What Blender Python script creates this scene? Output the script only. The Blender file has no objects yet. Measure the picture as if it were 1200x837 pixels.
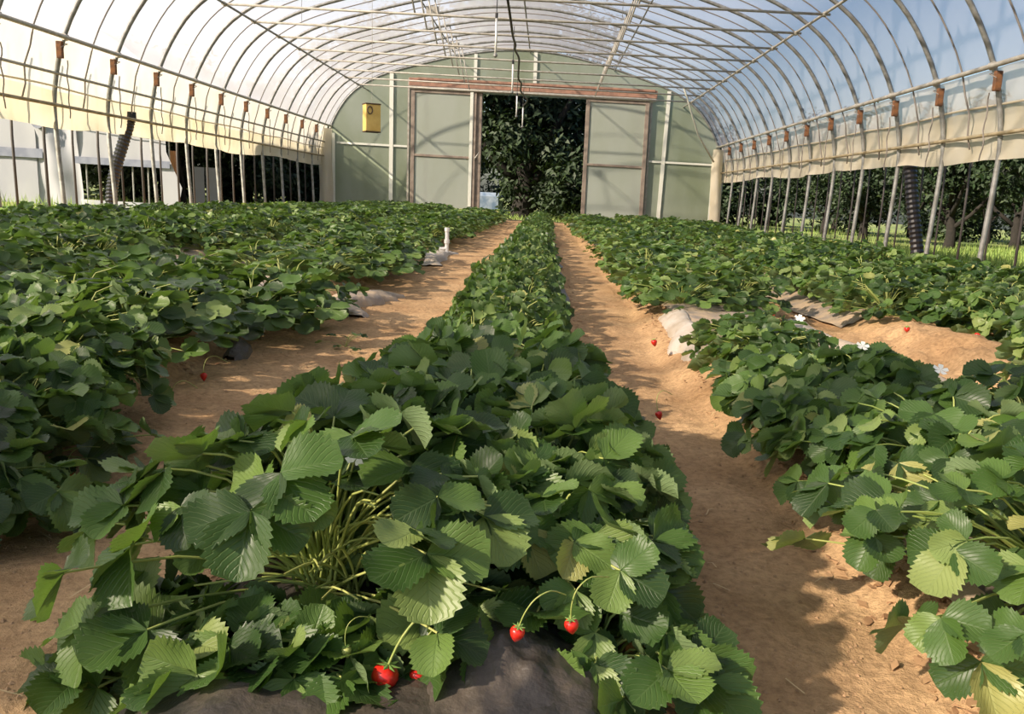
import bpy, math, random
import numpy as np
from mathutils import Matrix, Vector

sc = bpy.context.scene
COL = sc.collection
rnd = random.Random(7)
rng = np.random.default_rng(11)

# ------------------------------------------------------------------ camera
F_PX = 980.0
CAM_H = 0.65
PITCH, YAW, ROLL = 0.1890, -0.0337, 0.0369
def cam_axes():
    cy, sy = math.cos(YAW), math.sin(YAW)
    f = Vector((sy*math.cos(PITCH), cy*math.cos(PITCH), -math.sin(PITCH)))
    r = Vector((cy, -sy, 0)); u = r.cross(f)
    return (r*math.cos(ROLL)+u*math.sin(ROLL), u*math.cos(ROLL)-r*math.sin(ROLL), f)
CR, CU, CF = cam_axes()
CP = Vector((0, 0, CAM_H))
cd = bpy.data.cameras.new('camera'); cam = bpy.data.objects.new('camera', cd); COL.objects.link(cam)
cd.sensor_width = 36; cd.lens = F_PX/1200*36; cd.clip_start = 0.05; cd.clip_end = 500
cam.matrix_world = Matrix(((CR.x, CU.x, -CF.x, CP.x), (CR.y, CU.y, -CF.y, CP.y), (CR.z, CU.z, -CF.z, CP.z), (0, 0, 0, 1)))
sc.camera = cam
def project(p):
    d = Vector(p)-CP; w = d.dot(CF)
    if w < 0.05: return None
    return (600+F_PX*d.dot(CR)/w, 418.5-F_PX*d.dot(CU)/w, w)
def unproject(px, py, depth):
    return CP + depth*(CF + (px-600)/F_PX*CR - (py-418.5)/F_PX*CU)

# ------------------------------------------------------------------ sky, sun, exposure
SUN_DIR = Vector((-0.72, -0.46, 0.54)).normalized()      # towards the sun
world = bpy.data.worlds.new('sky'); sc.world = world; world.use_nodes = True
wn = world.node_tree; wn.nodes.clear()
sky = wn.nodes.new('ShaderNodeTexSky'); sky.sky_type = 'NISHITA'; sky.sun_disc = False
sky.sun_elevation = math.asin(SUN_DIR.z); sky.sun_rotation = math.atan2(SUN_DIR.x, SUN_DIR.y)
sky.air_density = 1.2; sky.dust_density = 2.5; sky.ozone_density = 3.0
bg = wn.nodes.new('ShaderNodeBackground'); bg.inputs[1].default_value = 0.185
wo = wn.nodes.new('ShaderNodeOutputWorld')
wn.links.new(sky.outputs[0], bg.inputs[0]); wn.links.new(bg.outputs[0], wo.inputs[0])
sl = bpy.data.lights.new('sun', 'SUN'); sl.energy = 15.0; sl.angle = math.radians(1.6); sl.color = (1.0, 0.86, 0.66)
so = bpy.data.objects.new('sun', sl); COL.objects.link(so)
so.rotation_euler = SUN_DIR.to_track_quat('Z', 'Y').to_euler()
vs = sc.view_settings
vs.view_transform = 'Standard'; vs.look = 'None'; vs.gamma = 1; vs.use_curve_mapping = False; vs.exposure = 0.0
try:
    cy = sc.cycles
    cy.max_bounces = 10; cy.diffuse_bounces = 4; cy.transmission_bounces = 8; cy.transparent_max_bounces = 24
    cy.use_denoising = True; cy.caustics_reflective = False; cy.caustics_refractive = False
    cy.sample_clamp_indirect = 6
except Exception:
    pass

# ------------------------------------------------------------------ helpers
SLOPE = -0.02                                             # the site falls gently to the right
def gz(x): return SLOPE*x
class MB:
    """collects shapes given in world coordinates (before the site's slope)"""
    def __init__(s): s.v = []; s.f = []; s.uv = None
    def add(s, vs, fs):
        o = len(s.v); s.v.extend(tuple(v) for v in vs); s.f.extend(tuple(i+o for i in f) for f in fs); return s
    def box(s, x0, x1, y0, y1, z0, z1):
        return s.add([(x, y, z) for z in (z0, z1) for y in (y0, y1) for x in (x0, x1)],
                     [(0,2,3,1),(4,5,7,6),(0,1,5,4),(2,6,7,3),(0,4,6,2),(1,3,7,5)])
    def bevbox(s, x0, x1, y0, y1, z0, z1, b):
        vs = []
        for z, i in ((z0, b), (z0+b, 0), (z1-b, 0), (z1, b)):
            for (x, y) in ((x0+b, y0+i), (x1-b, y0+i), (x1-i, y0+b), (x1-i, y1-b), (x1-b, y1-i), (x0+b, y1-i), (x0+i, y1-b), (x0+i, y0+b)):
                vs.append((x, y, z))
        fs = [tuple(range(7, -1, -1)), tuple(range(24, 32))]
        for r in range(3):
            for k in range(8): fs.append((r*8+k, r*8+(k+1) % 8, r*8+8+(k+1) % 8, r*8+8+k))
        return s.add(vs, fs)
    def tube(s, pts, r, n=8, cap=True):
        pts = [Vector(p) for p in pts]; m = len(pts)
        rs = r if isinstance(r, (list, tuple)) else [r]*m
        vs = []; up = None
        for i, p in enumerate(pts):
            t = (pts[min(i+1, m-1)]-pts[max(i-1, 0)]).normalized()
            if up is None:
                up = Vector((0, 0, 1)) if abs(t.z) < 0.9 else Vector((1, 0, 0))
            a = t.cross(up)
            if a.length < 1e-5: a = t.cross(Vector((0, 1, 0)))
            a.normalize(); b = a.cross(t).normalized(); up = b
            for k in range(n):
                th = 2*math.pi*k/n
                vs.append(p + rs[i]*(math.cos(th)*a + math.sin(th)*b))
        fs = [(i*n+k, i*n+(k+1) % n, (i+1)*n+(k+1) % n, (i+1)*n+k) for i in range(m-1) for k in range(n)]
        if cap: fs += [tuple(range(n-1, -1, -1)), tuple(range((m-1)*n, m*n))]
        return s.add(vs, fs)
def mesh_of(name, v, f, mats, smooth=False, midx=None, uv=None, tint=None):
    me = bpy.data.meshes.new(name)
    me.from_pydata([tuple(map(float, a)) for a in v] if not isinstance(v, np.ndarray) else v.tolist(), [], f if isinstance(f, list) else f.tolist())
    for m in (mats if isinstance(mats, (list, tuple)) else [mats]): me.materials.append(m)
    if smooth: me.polygons.foreach_set('use_smooth', [True]*len(me.polygons))
    if midx is not None: me.polygons.foreach_set('material_index', midx)
    if uv is not None:
        l = me.uv_layers.new(name='UVMap'); idx = np.empty(len(me.loops), dtype=np.int32); me.loops.foreach_get('vertex_index', idx)
        l.data.foreach_set('uv', np.asarray(uv, dtype=np.float32)[idx].ravel())
    if tint is not None:
        a = me.attributes.new('tint', 'FLOAT', 'POINT'); a.data.foreach_set('value', np.asarray(tint, dtype=np.float32))
    me.update()
    return me
def wpos(o):
    p = Vector((0, 0, 0))
    while o is not None: p = p + Vector(o.location); o = o.parent
    return p
def put(name, mb, mat, parent=None, smooth=False, slope=True, origin=None):
    """links the world-coordinate shapes of mb as ONE object, its origin at its base"""
    v = np.array([tuple(a) for a in mb.v], dtype=float)
    if slope: v[:, 2] += SLOPE*v[:, 0]
    if origin is None: org = np.array([(v[:, 0].min()+v[:, 0].max())/2, (v[:, 1].min()+v[:, 1].max())/2, v[:, 2].min()])
    else: org = np.array(origin, dtype=float)
    o = bpy.data.objects.new(name, mesh_of(name, v-org, mb.f, mat, smooth)); COL.objects.link(o)
    if parent is not None:
        o.parent = parent; o.location = Vector(org)-wpos(parent)
    else: o.location = Vector(org)
    return o
def empty(name, loc):
    o = bpy.data.objects.new(name, None); o.location = loc; o.empty_display_size = 0.1; COL.objects.link(o); return o
def tag(o, label=None, cat=None, group=None, kind=None):
    if label: o['label'] = label
    if cat: o['category'] = cat
    if group: o['group'] = group
    if kind: o['kind'] = kind
    return o
ORD = ['', 'first', 'second', 'third', 'fourth', 'fifth', 'sixth', 'seventh', 'eighth', 'ninth', 'tenth', 'eleventh', 'twelfth', 'thirteenth',
       'fourteenth', 'fifteenth', 'sixteenth', 'seventeenth', 'eighteenth', 'nineteenth', 'twentieth']
def ordinal(n):
    if n <= 20: return ORD[n]
    return '%d%s' % (n, {1: 'st', 2: 'nd', 3: 'rd'}.get(n % 10, 'th'))
def vnoise(x, y, seed=0):
    x = np.asarray(x, float); y = np.asarray(y, float)
    xi = np.floor(x).astype(np.int64); yi = np.floor(y).astype(np.int64); fx = x-xi; fy = y-yi
    fx = fx*fx*(3-2*fx); fy = fy*fy*(3-2*fy)
    def h(a, b):
        n = (a*374761393 + b*668265263 + seed*1442695041) & 0x7fffffff
        n = ((n ^ (n >> 13))*1274126177) & 0x7fffffff
        return ((n ^ (n >> 16)) & 0xffff)/65535.0*2-1
    return (h(xi, yi)*(1-fx)+h(xi+1, yi)*fx)*(1-fy)+(h(xi, yi+1)*(1-fx)+h(xi+1, yi+1)*fx)*fy

# ------------------------------------------------------------------ materials
def mat(name, color, rough=0.6, metal=0.0, spec=0.5, noise=0.0, scale=8.0, color2=None, bump=0.0, bscale=None, detail=4):
    m = bpy.data.materials.new(name); m.use_nodes = True; nt = m.node_tree; n = nt.nodes; p = n['Principled BSDF']
    p.inputs['Base Color'].default_value = (*color, 1); p.inputs['Roughness'].default_value = rough
    p.inputs['Metallic'].default_value = metal; p.inputs['Specular IOR Level'].default_value = spec
    tc = n.new('ShaderNodeTexCoord')
    if color2 is not None:
        nz = n.new('ShaderNodeTexNoise'); nz.inputs['Scale'].default_value = scale; nz.inputs['Detail'].default_value = detail
        cr = n.new('ShaderNodeValToRGB'); cr.color_ramp.elements[0].color = (*color, 1); cr.color_ramp.elements[1].color = (*color2, 1)
        cr.color_ramp.elements[0].position = 0.38; cr.color_ramp.elements[1].position = 0.62
        nt.links.new(tc.outputs['Object'], nz.inputs['Vector']); nt.links.new(nz.outputs[0], cr.inputs[0]); nt.links.new(cr.outputs[0], p.inputs['Base Color'])
    if bump:
        nb = n.new('ShaderNodeTexNoise'); nb.inputs['Scale'].default_value = bscale or scale*4; nb.inputs['Detail'].default_value = 6
        b = n.new('ShaderNodeBump'); b.inputs['Strength'].default_value = bump; b.inputs['Distance'].default_value = 0.01
        nt.links.new(tc.outputs['Object'], nb.inputs['Vector']); nt.links.new(nb.outputs[0], b.inputs['Height']); nt.links.new(b.outputs[0], p.inputs['Normal'])
    return m
def film_mat(name, tint, transparent, translucent_col, diffuse=0.2, rough=0.3, stain=None, stain_scale=1.2):
    m = bpy.data.materials.new(name); m.use_nodes = True; nt = m.node_tree; n = nt.nodes; n.clear()
    out = n.new('ShaderNodeOutputMaterial'); tr = n.new('ShaderNodeBsdfTransparent'); tr.inputs[0].default_value = (*tint, 1)
    tl = n.new('ShaderNodeBsdfTranslucent'); df = n.new('ShaderNodeBsdfDiffuse'); gl = n.new('ShaderNodeBsdfGlossy'); gl.inputs['Roughness'].default_value = rough
    m1 = n.new('ShaderNodeMixShader'); m1.inputs[0].default_value = diffuse
    m2 = n.new('ShaderNodeMixShader'); m2.inputs[0].default_value = transparent
    m3 = n.new('ShaderNodeMixShader'); m3.inputs[0].default_value = 0.035
    L = nt.links.new
    tl.inputs[0].default_value = (*translucent_col, 1); df.inputs[0].default_value = (*translucent_col, 1)
    if stain:
        tc = n.new('ShaderNodeTexCoord'); mp = n.new('ShaderNodeMapping'); mp.inputs['Scale'].default_value = (1, 1, 0.5)
        nz = n.new('ShaderNodeTexNoise'); nz.inputs['Scale'].default_value = stain_scale; nz.inputs['Detail'].default_value = 5
        cr = n.new('ShaderNodeValToRGB'); cr.color_ramp.elements[0].position = 0.35; cr.color_ramp.elements[1].position = 0.7
        cr.color_ramp.elements[0].color = (*translucent_col, 1); cr.color_ramp.elements[1].color = (*stain, 1)
        L(tc.outputs['Object'], mp.inputs[0]); L(mp.outputs[0], nz.inputs['Vector']); L(nz.outputs[0], cr.inputs[0]); L(cr.outputs[0], tl.inputs[0]); L(cr.outputs[0], df.inputs[0])
    L(tl.outputs[0], m1.inputs[1]); L(df.outputs[0], m1.inputs[2]); L(m1.outputs[0], m2.inputs[1]); L(tr.outputs[0], m2.inputs[2])
    L(m2.outputs[0], m3.inputs[1]); L(gl.outputs[0], m3.inputs[2]); L(m3.outputs[0], out.inputs[0])
    return m
def leaf_mat(name, stops, back, transl, trans_col, rough=0.45, veins=True, coat=0.0):
    m = bpy.data.materials.new(name); m.use_nodes = True; nt = m.node_tree; n = nt.nodes; p = n['Principled BSDF']; out = n['Material Output']; L = nt.links.new
    oi = n.new('ShaderNodeObjectInfo'); at = n.new('ShaderNodeAttribute'); at.attribute_name = 'tint'
    ad = n.new('ShaderNodeMath'); ad.operation = 'ADD'; fr = n.new('ShaderNodeMath'); fr.operation = 'FRACT'
    L(oi.outputs['Random'], ad.inputs[0]); L(at.outputs['Fac'], ad.inputs[1]); L(ad.outputs[0], fr.inputs[0])
    cr = n.new('ShaderNodeValToRGB'); e = cr.color_ramp.elements
    for i, (pos, c) in enumerate(stops):
        el = e[i] if i < 2 else e.new(pos)
        el.position = pos; el.color = (*c, 1)
    L(fr.outputs[0], cr.inputs[0])
    col = cr.outputs[0]
    if veins:
        uv = n.new('ShaderNodeUVMap'); uv.uv_map = 'UVMap'; sp = n.new('ShaderNodeSeparateXYZ'); L(uv.outputs[0], sp.inputs[0])
        # y = distance from the midrib, x = along the leaflet
        a = n.new('ShaderNodeMath'); a.operation = 'MULTIPLY'; a.inputs[1].default_value = 0.55; L(sp.outputs['Y'], a.inputs[0])
        b = n.new('ShaderNodeMath'); b.operation = 'SUBTRACT'; L(sp.outputs['X'], b.inputs[0]); L(a.outputs[0], b.inputs[1])
        c = n.new('ShaderNodeMath'); c.operation = 'MULTIPLY'; c.inputs[1].default_value = 2*math.pi*8; L(b.outputs[0], c.inputs[0])
        s = n.new('ShaderNodeMath'); s.operation = 'COSINE'; L(c.outputs[0], s.inputs[0])
        mr = n.new('ShaderNodeMapRange'); mr.inputs['From Min'].default_value = 0.6; mr.inputs['From Max'].default_value = 1.0; L(s.outputs[0], mr.inputs[0])
        mid = n.new('ShaderNodeMapRange'); mid.inputs['From Min'].default_value = 0.07; mid.inputs['From Max'].default_value = 0.0; L(sp.outputs['Y'], mid.inputs[0])
        mx = n.new('ShaderNodeMath'); mx.operation = 'MAXIMUM'; L(mr.outputs[0], mx.inputs[0]); L(mid.outputs[0], mx.inputs[1])
        sc2 = n.new('ShaderNodeMath'); sc2.operation = 'MULTIPLY'; sc2.inputs[1].default_value = 0.13; L(mx.outputs[0], sc2.inputs[0])
        mc = n.new('ShaderNodeMix'); mc.data_type = 'RGBA'; L(sc2.outputs[0], mc.inputs[0]); L(col, mc.inputs[6]); mc.inputs[7].default_value = (0.22, 0.30, 0.12, 1)
        col = mc.outputs[2]
        bp = n.new('ShaderNodeBump'); bp.inputs['Strength'].default_value = 0.5; bp.inputs['Distance'].default_value = 0.0015; bp.invert = True
        L(mx.outputs[0], bp.inputs['Height']); L(bp.outputs[0], p.inputs['Normal'])
    gm = n.new('ShaderNodeNewGeometry'); mb_ = n.new('ShaderNodeMix'); mb_.data_type = 'RGBA'
    bf = n.new('ShaderNodeMath'); bf.operation = 'MULTIPLY'; bf.inputs[1].default_value = 0.75; L(gm.outputs['Backfacing'], bf.inputs[0])
    L(bf.outputs[0], mb_.inputs[0]); L(col, mb_.inputs[6]); mb_.inputs[7].default_value = (*back, 1)
    L(mb_.outputs[2], p.inputs['Base Color'])
    p.inputs['Roughness'].default_value = rough; p.inputs['Specular IOR Level'].default_value = 0.38
    tl = n.new('ShaderNodeBsdfTranslucent'); tl.inputs[0].default_value = (*trans_col, 1)
    ms = n.new('ShaderNodeMixShader'); ms.inputs[0].default_value = transl
    L(p.outputs[0], ms.inputs[1]); L(tl.outputs[0], ms.inputs[2]); L(ms.outputs[0], out.inputs[0])
    return m
M = {}
M['galv'] = mat('galvanised_steel', (0.30, 0.31, 0.30), 0.5, 0.35, color2=(0.20, 0.20, 0.185), scale=14)
M['galv_pale'] = mat('pale_galvanised_steel', (0.42, 0.41, 0.36), 0.5, 0.15, color2=(0.33, 0.31, 0.26), scale=14)
M['brown_pipe'] = mat('stained_pipe', (0.36, 0.31, 0.20), 0.6, 0.0, color2=(0.24, 0.19, 0.10), scale=6)
M['dark_pipe'] = mat('dark_pipe', (0.055, 0.05, 0.05), 0.6)
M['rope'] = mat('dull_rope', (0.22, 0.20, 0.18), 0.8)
M['rust'] = mat('rusty_wood', (0.24, 0.105, 0.04), 0.8, color2=(0.11, 0.055, 0.03), scale=20, bump=0.4)
M['film'] = film_mat('roof_film', (0.97, 0.94, 0.99), 0.44, (0.68, 0.69, 0.76), 0.50, stain=(0.60, 0.62, 0.71))
M['curtain'] = film_mat('curtain_film', (1.0, 0.95, 0.86), 0.10, (0.74, 0.69, 0.56), 0.60, stain=(0.68, 0.60, 0.43), stain_scale=2.2)
M['curtain_up'] = film_mat('upper_curtain_film', (0.97, 0.97, 0.98), 0.22, (0.74, 0.73, 0.71), 0.55, stain=(0.69, 0.66, 0.58), stain_scale=2.2)
M['endfilm'] = film_mat('end_wall_film', (0.8, 0.85, 0.75), 0.05, (0.40, 0.45, 0.36), 0.65, stain=(0.27, 0.32, 0.21), stain_scale=1.0)
M['doorfilm'] = film_mat('door_film', (0.85, 0.9, 0.85), 0.06, (0.54, 0.59, 0.53), 0.65, stain=(0.45, 0.50, 0.40), stain_scale=0.8)
M['neigh'] = film_mat('neighbour_plastic', (1, 1, 1), 0.03, (0.36, 0.37, 0.40), 0.8, stain=(0.30, 0.31, 0.35), stain_scale=1.5)
M['wood_grey'] = mat('weathered_wood', (0.30, 0.25, 0.20), 0.85, color2=(0.21, 0.17, 0.14), scale=7, bump=0.4)
M['wood_red'] = mat('reddish_wood', (0.36, 0.20, 0.14), 0.85, color2=(0.24, 0.14, 0.10), scale=7, bump=0.4)
M['white_trim'] = mat('white_lath', (0.66, 0.68, 0.60), 0.6)
M['pvc'] = mat('white_pvc', (0.80, 0.80, 0.77), 0.35)
M['black_plastic'] = mat('black_plastic', (0.012, 0.012, 0.014), 0.35)
M['cable'] = mat('black_cable', (0.03, 0.03, 0.03), 0.5)
M['yellow_box'] = mat('yellow_wood', (0.74, 0.52, 0.16), 0.6, color2=(0.66, 0.44, 0.12), scale=9)
M['brown_dark'] = mat('dark_brown', (0.08, 0.05, 0.03), 0.7)
M['mulch'] = mat('dusty_plastic_mulch', (0.25, 0.215, 0.18), 0.5, color2=(0.45, 0.34, 0.22), scale=9, bump=0.6, bscale=40, spec=0.5)
M['mulch_pale'] = mat('pale_dusty_plastic', (0.50, 0.45, 0.38), 0.45, color2=(0.40, 0.33, 0.24), scale=9, bump=0.5, bscale=40)
M['mulch_dark'] = mat('black_plastic_mulch', (0.028, 0.026, 0.025), 0.42, color2=(0.085, 0.07, 0.055), scale=14, bump=0.5, bscale=50)
M['clod'] = mat('soil_crumb', (0.42, 0.27, 0.15), 0.95, color2=(0.30, 0.19, 0.10), scale=20)
M['litter'] = mat('dry_leaf', (0.48, 0.30, 0.15), 0.85, color2=(0.28, 0.15, 0.07), scale=6)
M['straw'] = mat('dry_straw', (0.58, 0.43, 0.22), 0.7)
M['berry'] = mat('strawberry_skin', (0.62, 0.022, 0.012), 0.28, spec=0.6)
M['berry_green'] = mat('unripe_strawberry', (0.42, 0.45, 0.13), 0.4)
M['sepal'] = mat('sepal', (0.16, 0.28, 0.06), 0.6)
M['petiole'] = mat('leaf_stalk', (0.27, 0.36, 0.08), 0.5, color2=(0.40, 0.42, 0.13), scale=3)
M['petal'] = mat('petal', (0.85, 0.85, 0.78), 0.6)
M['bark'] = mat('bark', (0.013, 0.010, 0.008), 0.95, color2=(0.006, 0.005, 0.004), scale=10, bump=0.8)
M['blue_tarp'] = mat('blue_grey_sheet', (0.07, 0.11, 0.18), 0.5, color2=(0.20, 0.24, 0.31), scale=3)
M['band'] = mat('grey_blue_band', (0.09, 0.105, 0.15), 0.6, color2=(0.14, 0.155, 0.20), scale=5)
M['orange_wood'] = mat('orange_brown_post', (0.42, 0.20, 0.09), 0.8)
GREENS = [(0.0, (0.016, 0.038, 0.009)), (0.30, (0.031, 0.072, 0.015)), (0.62, (0.070, 0.138, 0.026)), (0.84, (0.128, 0.205, 0.045)), (0.975, (0.20, 0.27, 0.08)), (0.992, (0.34, 0.34, 0.11))]
M['leaf'] = leaf_mat('strawberry_leaf', GREENS, (0.22, 0.30, 0.15), 0.20, (0.20, 0.36, 0.04), 0.42)
M['leaf_far'] = leaf_mat('strawberry_foliage', GREENS, (0.20, 0.28, 0.14), 0.20, (0.20, 0.36, 0.04), 0.42, veins=False)
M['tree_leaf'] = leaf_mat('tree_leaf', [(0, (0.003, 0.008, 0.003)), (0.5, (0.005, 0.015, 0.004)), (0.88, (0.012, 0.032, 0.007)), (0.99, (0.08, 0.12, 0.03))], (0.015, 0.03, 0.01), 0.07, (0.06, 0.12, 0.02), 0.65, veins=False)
M['grass'] = leaf_mat('grass_blade', [(0, (0.08, 0.15, 0.025)), (0.5, (0.15, 0.22, 0.05)), (1.0, (0.30, 0.34, 0.11))], (0.25, 0.36, 0.10), 0.35, (0.35, 0.5, 0.08), 0.6, veins=False)
M['lawn'] = mat('lawn', (0.07, 0.11, 0.022), 0.95, color2=(0.19, 0.21, 0.06), scale=0.6, bump=0.5, bscale=9)
def soil_mat():
    m = bpy.data.materials.new('sandy_soil'); m.use_nodes = True; nt = m.node_tree; n = nt.nodes; p = n['Principled BSDF']; L = nt.links.new
    tc = n.new('ShaderNodeTexCoord')
    a = n.new('ShaderNodeTexNoise'); a.inputs['Scale'].default_value = 2.3; a.inputs['Detail'].default_value = 7; a.inputs['Roughness'].default_value = 0.62
    c = n.new('ShaderNodeValToRGB'); c.color_ramp.elements[0].position = 0.33; c.color_ramp.elements[0].color = (0.36, 0.225, 0.115, 1)
    c.color_ramp.elements[1].position = 0.68; c.color_ramp.elements[1].color = (0.60, 0.41, 0.225, 1)
    b = n.new('ShaderNodeTexNoise'); b.inputs['Scale'].default_value = 55; b.inputs['Detail'].default_value = 5; b.inputs['Roughness'].default_value = 0.7
    c2 = n.new('ShaderNodeValToRGB'); c2.color_ramp.elements[0].position = 0.3; c2.color_ramp.elements[0].color = (0.62, 0.60, 0.58, 1)
    c2.color_ramp.elements[1].position = 0.6; c2.color_ramp.elements[1].color = (1.05, 1.03, 1.0, 1)
    mx = n.new('ShaderNodeMix'); mx.data_type = 'RGBA'; mx.blend_type = 'MULTIPLY'; mx.inputs[0].default_value = 1
    bp = n.new('ShaderNodeBump'); bp.inputs['Strength'].default_value = 0.7; bp.inputs['Distance'].default_value = 0.012
    for t in (a, b): L(tc.outputs['Object'], t.inputs['Vector'])
    L(a.outputs[0], c.inputs[0]); L(b.outputs[0], c2.inputs[0]); L(c.outputs[0], mx.inputs[6]); L(c2.outputs[0], mx.inputs[7]); L(mx.outputs[2], p.inputs['Base Color'])
    L(b.outputs[0], bp.inputs['Height']); L(bp.outputs[0], p.inputs['Normal']); p.inputs['Roughness'].default_value = 0.95; p.inputs['Specular IOR Level'].default_value = 0.1
    return m
M['soil'] = soil_mat()

# ------------------------------------------------------------------ the place: numbers read off the photograph
CX = -0.67                      # middle of the tunnel
STEP = 1.22; T0 = 7.193         # the hoops' spacing; first hoop wholly in view
WALL_Y = (T0+11)*STEP           # 22.2 m
HALF = [(5.10, -0.15), (5.13, 0.5), (5.16, 1.1), (5.15, 1.55), (5.0, 2.163), (4.70, 2.72), (4.36, 3.10), (3.9, 3.40), (3.42, 3.60), (2.9, 3.76), (2.3, 3.93), (1.6, 4.10), (0.8, 4.24), (0, 4.28)]
def spline(P, n):
    out = []
    for i in range(len(P)-1):
        p0, p1, p2, p3 = P[max(i-1, 0)], P[i], P[i+1], P[min(i+2, len(P)-1)]
        for k in range(n):
            t = k/n
            out.append(tuple(0.5*((2*b)+(-a+c)*t+(2*a-5*b+4*c-d)*t*t+(-a+3*b-3*c+d)*t**3) for a, b, c, d in zip(p0, p1, p2, p3)))
    out.append(tuple(P[-1])); return out
HS = spline([(-a, b) for a, b in HALF]+[(a, b) for a, b in HALF[-2::-1]], 3)          # whole arch, left foot to right foot
def arch(y, off=0.0, lo=-9):
    pts = [(CX+x*(1+off/5.0), y, z+(off if z > 2.1 else 0)) for x, z in HS if z >= lo]
    return pts
def arch_z(x):
    dx = abs(x-CX); top = [(a, b) for a, b in reversed(HALF) if b >= 2.1]
    for (a0, b0), (a1, b1) in zip(top, top[1:]):
        if a0 <= dx <= a1: return b0+(b1-b0)*(dx-a0)/(a1-a0)
    return 2.1

# beds: centre, half width
BEDS = {'centre': (-0.16, 0.30), 'first right': (0.97, 0.37), 'second right': (2.13, 0.38), 'third right': (3.22, 0.36),
        'first left': (-1.62, 0.40), 'second left': (-2.75, 0.40), 'third left': (-3.82, 0.38), 'fourth left': (-4.82, 0.30)}
def ground_h(x, y):
    x = np.asarray(x, float); y = np.asarray(y, float)
    h = np.zeros(np.broadcast(x, y).shape)
    for c, w in BEDS.values():
        wob = 0.05*vnoise(x*0+c*7, y*0.9, 3)
        h = np.maximum(h, 0.105*np.clip(1.25-(np.abs(x-c-wob)/(w+0.02))**2.2, 0, 1))
    h = np.where(y < 0.60, h*np.clip((y+0.2)/0.8, 0, 1), h)
    h = h + 0.018*vnoise(x*1.7, y*1.3, 5) + 0.010*vnoise(x*6, y*6, 6) + 0.004*vnoise(x*22, y*22, 8) + 0.0035*vnoise(x*55, y*55, 9)
    # heaped soil in the gap between the first and second right beds
    h = h + 0.07*np.exp(-((x-1.78)/0.22)**2-((y-3.9)/0.7)**2)*(1+0.5*vnoise(x*18, y*18, 4))
    return h + SLOPE*x
def gh(x, y): return float(ground_h(x, y))

# ------------------------------------------------------------------ ground
def grid(name, xs, ys, hf, material, smooth=True):
    X, Y = np.meshgrid(xs, ys); Z = hf(X, Y); nx = len(xs)
    v = np.stack([X.ravel(), Y.ravel(), Z.ravel()], 1)
    i = np.arange((len(ys)-1)*nx).reshape(-1, nx)[:, :-1].ravel()
    f = np.stack([i, i+1, i+nx+1, i+nx], 1)
    o = bpy.data.objects.new(name, mesh_of(name, v, f, material, smooth)); COL.objects.link(o); return o
ysf = np.concatenate([np.arange(-3.5, 0.4, 0.3), np.arange(0.4, 3.2, 0.02), np.arange(3.2, 7, 0.04), np.arange(7, 23.6, 0.12)])
xsf = np.concatenate([np.arange(-6.2, -2.6, 0.08), np.arange(-2.6, 2.4, 0.025), np.arange(2.4, 5.1, 0.07)])
tag(grid('floor', xsf, ysf, ground_h, M['soil']), kind='structure')
def lawn_h(X, Y):
    inside = (X > -6.1) & (X < 5.0) & (Y > -3.4) & (Y < 23.5)
    return SLOPE*X - 0.03 + 0.05*vnoise(X*0.5, Y*0.5, 12) - np.where(inside, 0.12, 0)
tag(grid('ground_lawn', np.concatenate([np.arange(-70, -8, 4), np.arange(-8, 8, 0.5), np.arange(8, 72, 4)]), np.concatenate([np.arange(-20, 30, 1.0), np.arange(30, 110, 5)]), lawn_h, M['lawn']), kind='structure')

# ------------------------------------------------------------------ roof film, hoops, purlins
def roof_film():
    prof = [(x, z) for x, z in HS if z >= 2.12]
    ys = np.arange(-3.1, WALL_Y+0.30, STEP/6); y0 = T0*STEP
    v = []
    for y in ys:
        ph = abs(math.sin(math.pi*(y-y0)/STEP))
        for x, z in prof:
            n = Vector((x/5.2, 0, z/4.4*1.1)).normalized(); d = 0.035 + 0.012*(1-ph)
            v.append((CX+x+n.x*d, min(y, WALL_Y+0.02), z+n.z*d))
    nx = len(prof)
    f = [(j*nx+i, j*nx+i+1, (j+1)*nx+i+1, (j+1)*nx+i) for j in range(len(ys)-1) for i in range(nx-1)]
    mb = MB(); mb.add(v, f); o = put('ceiling', mb, M['film'], smooth=True, origin=(0, 0, 0)); tag(o, kind='structure')
roof_film()
hoop_ys = [(T0+k)*STEP for k in range(-7, 12)]
vis = 0
for k in range(-7, 12):
    y = (T0+k)*STEP
    root = empty('arched_hoop', (CX, y, gz(CX)))
    put('hoop_pipe', MB().tube(arch(y), 0.027, 10), M['galv'], root, True)
    for sx in (-1, 1):     # clamp where the hoop crosses the purlin
        put('clamp', MB().tube([(CX+sx*4.985, y-0.035, 2.17), (CX+sx*4.985, y+0.035, 2.17)], 0.040, 8), M['galv_pale'], root)
    if k >= -1:
        vis += 1
        lab = 'grey steel hoop arching over the beds, %s from the front' % ordinal(vis) if k < 11 else 'grey steel hoop edging the back wall'
    else: lab = 'grey steel hoop overhead, %s one behind the first hoop in view' % ordinal(-k-1)
    tag(root, lab, 'hoop', 'arched steel hoops of the tunnel')
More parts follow.
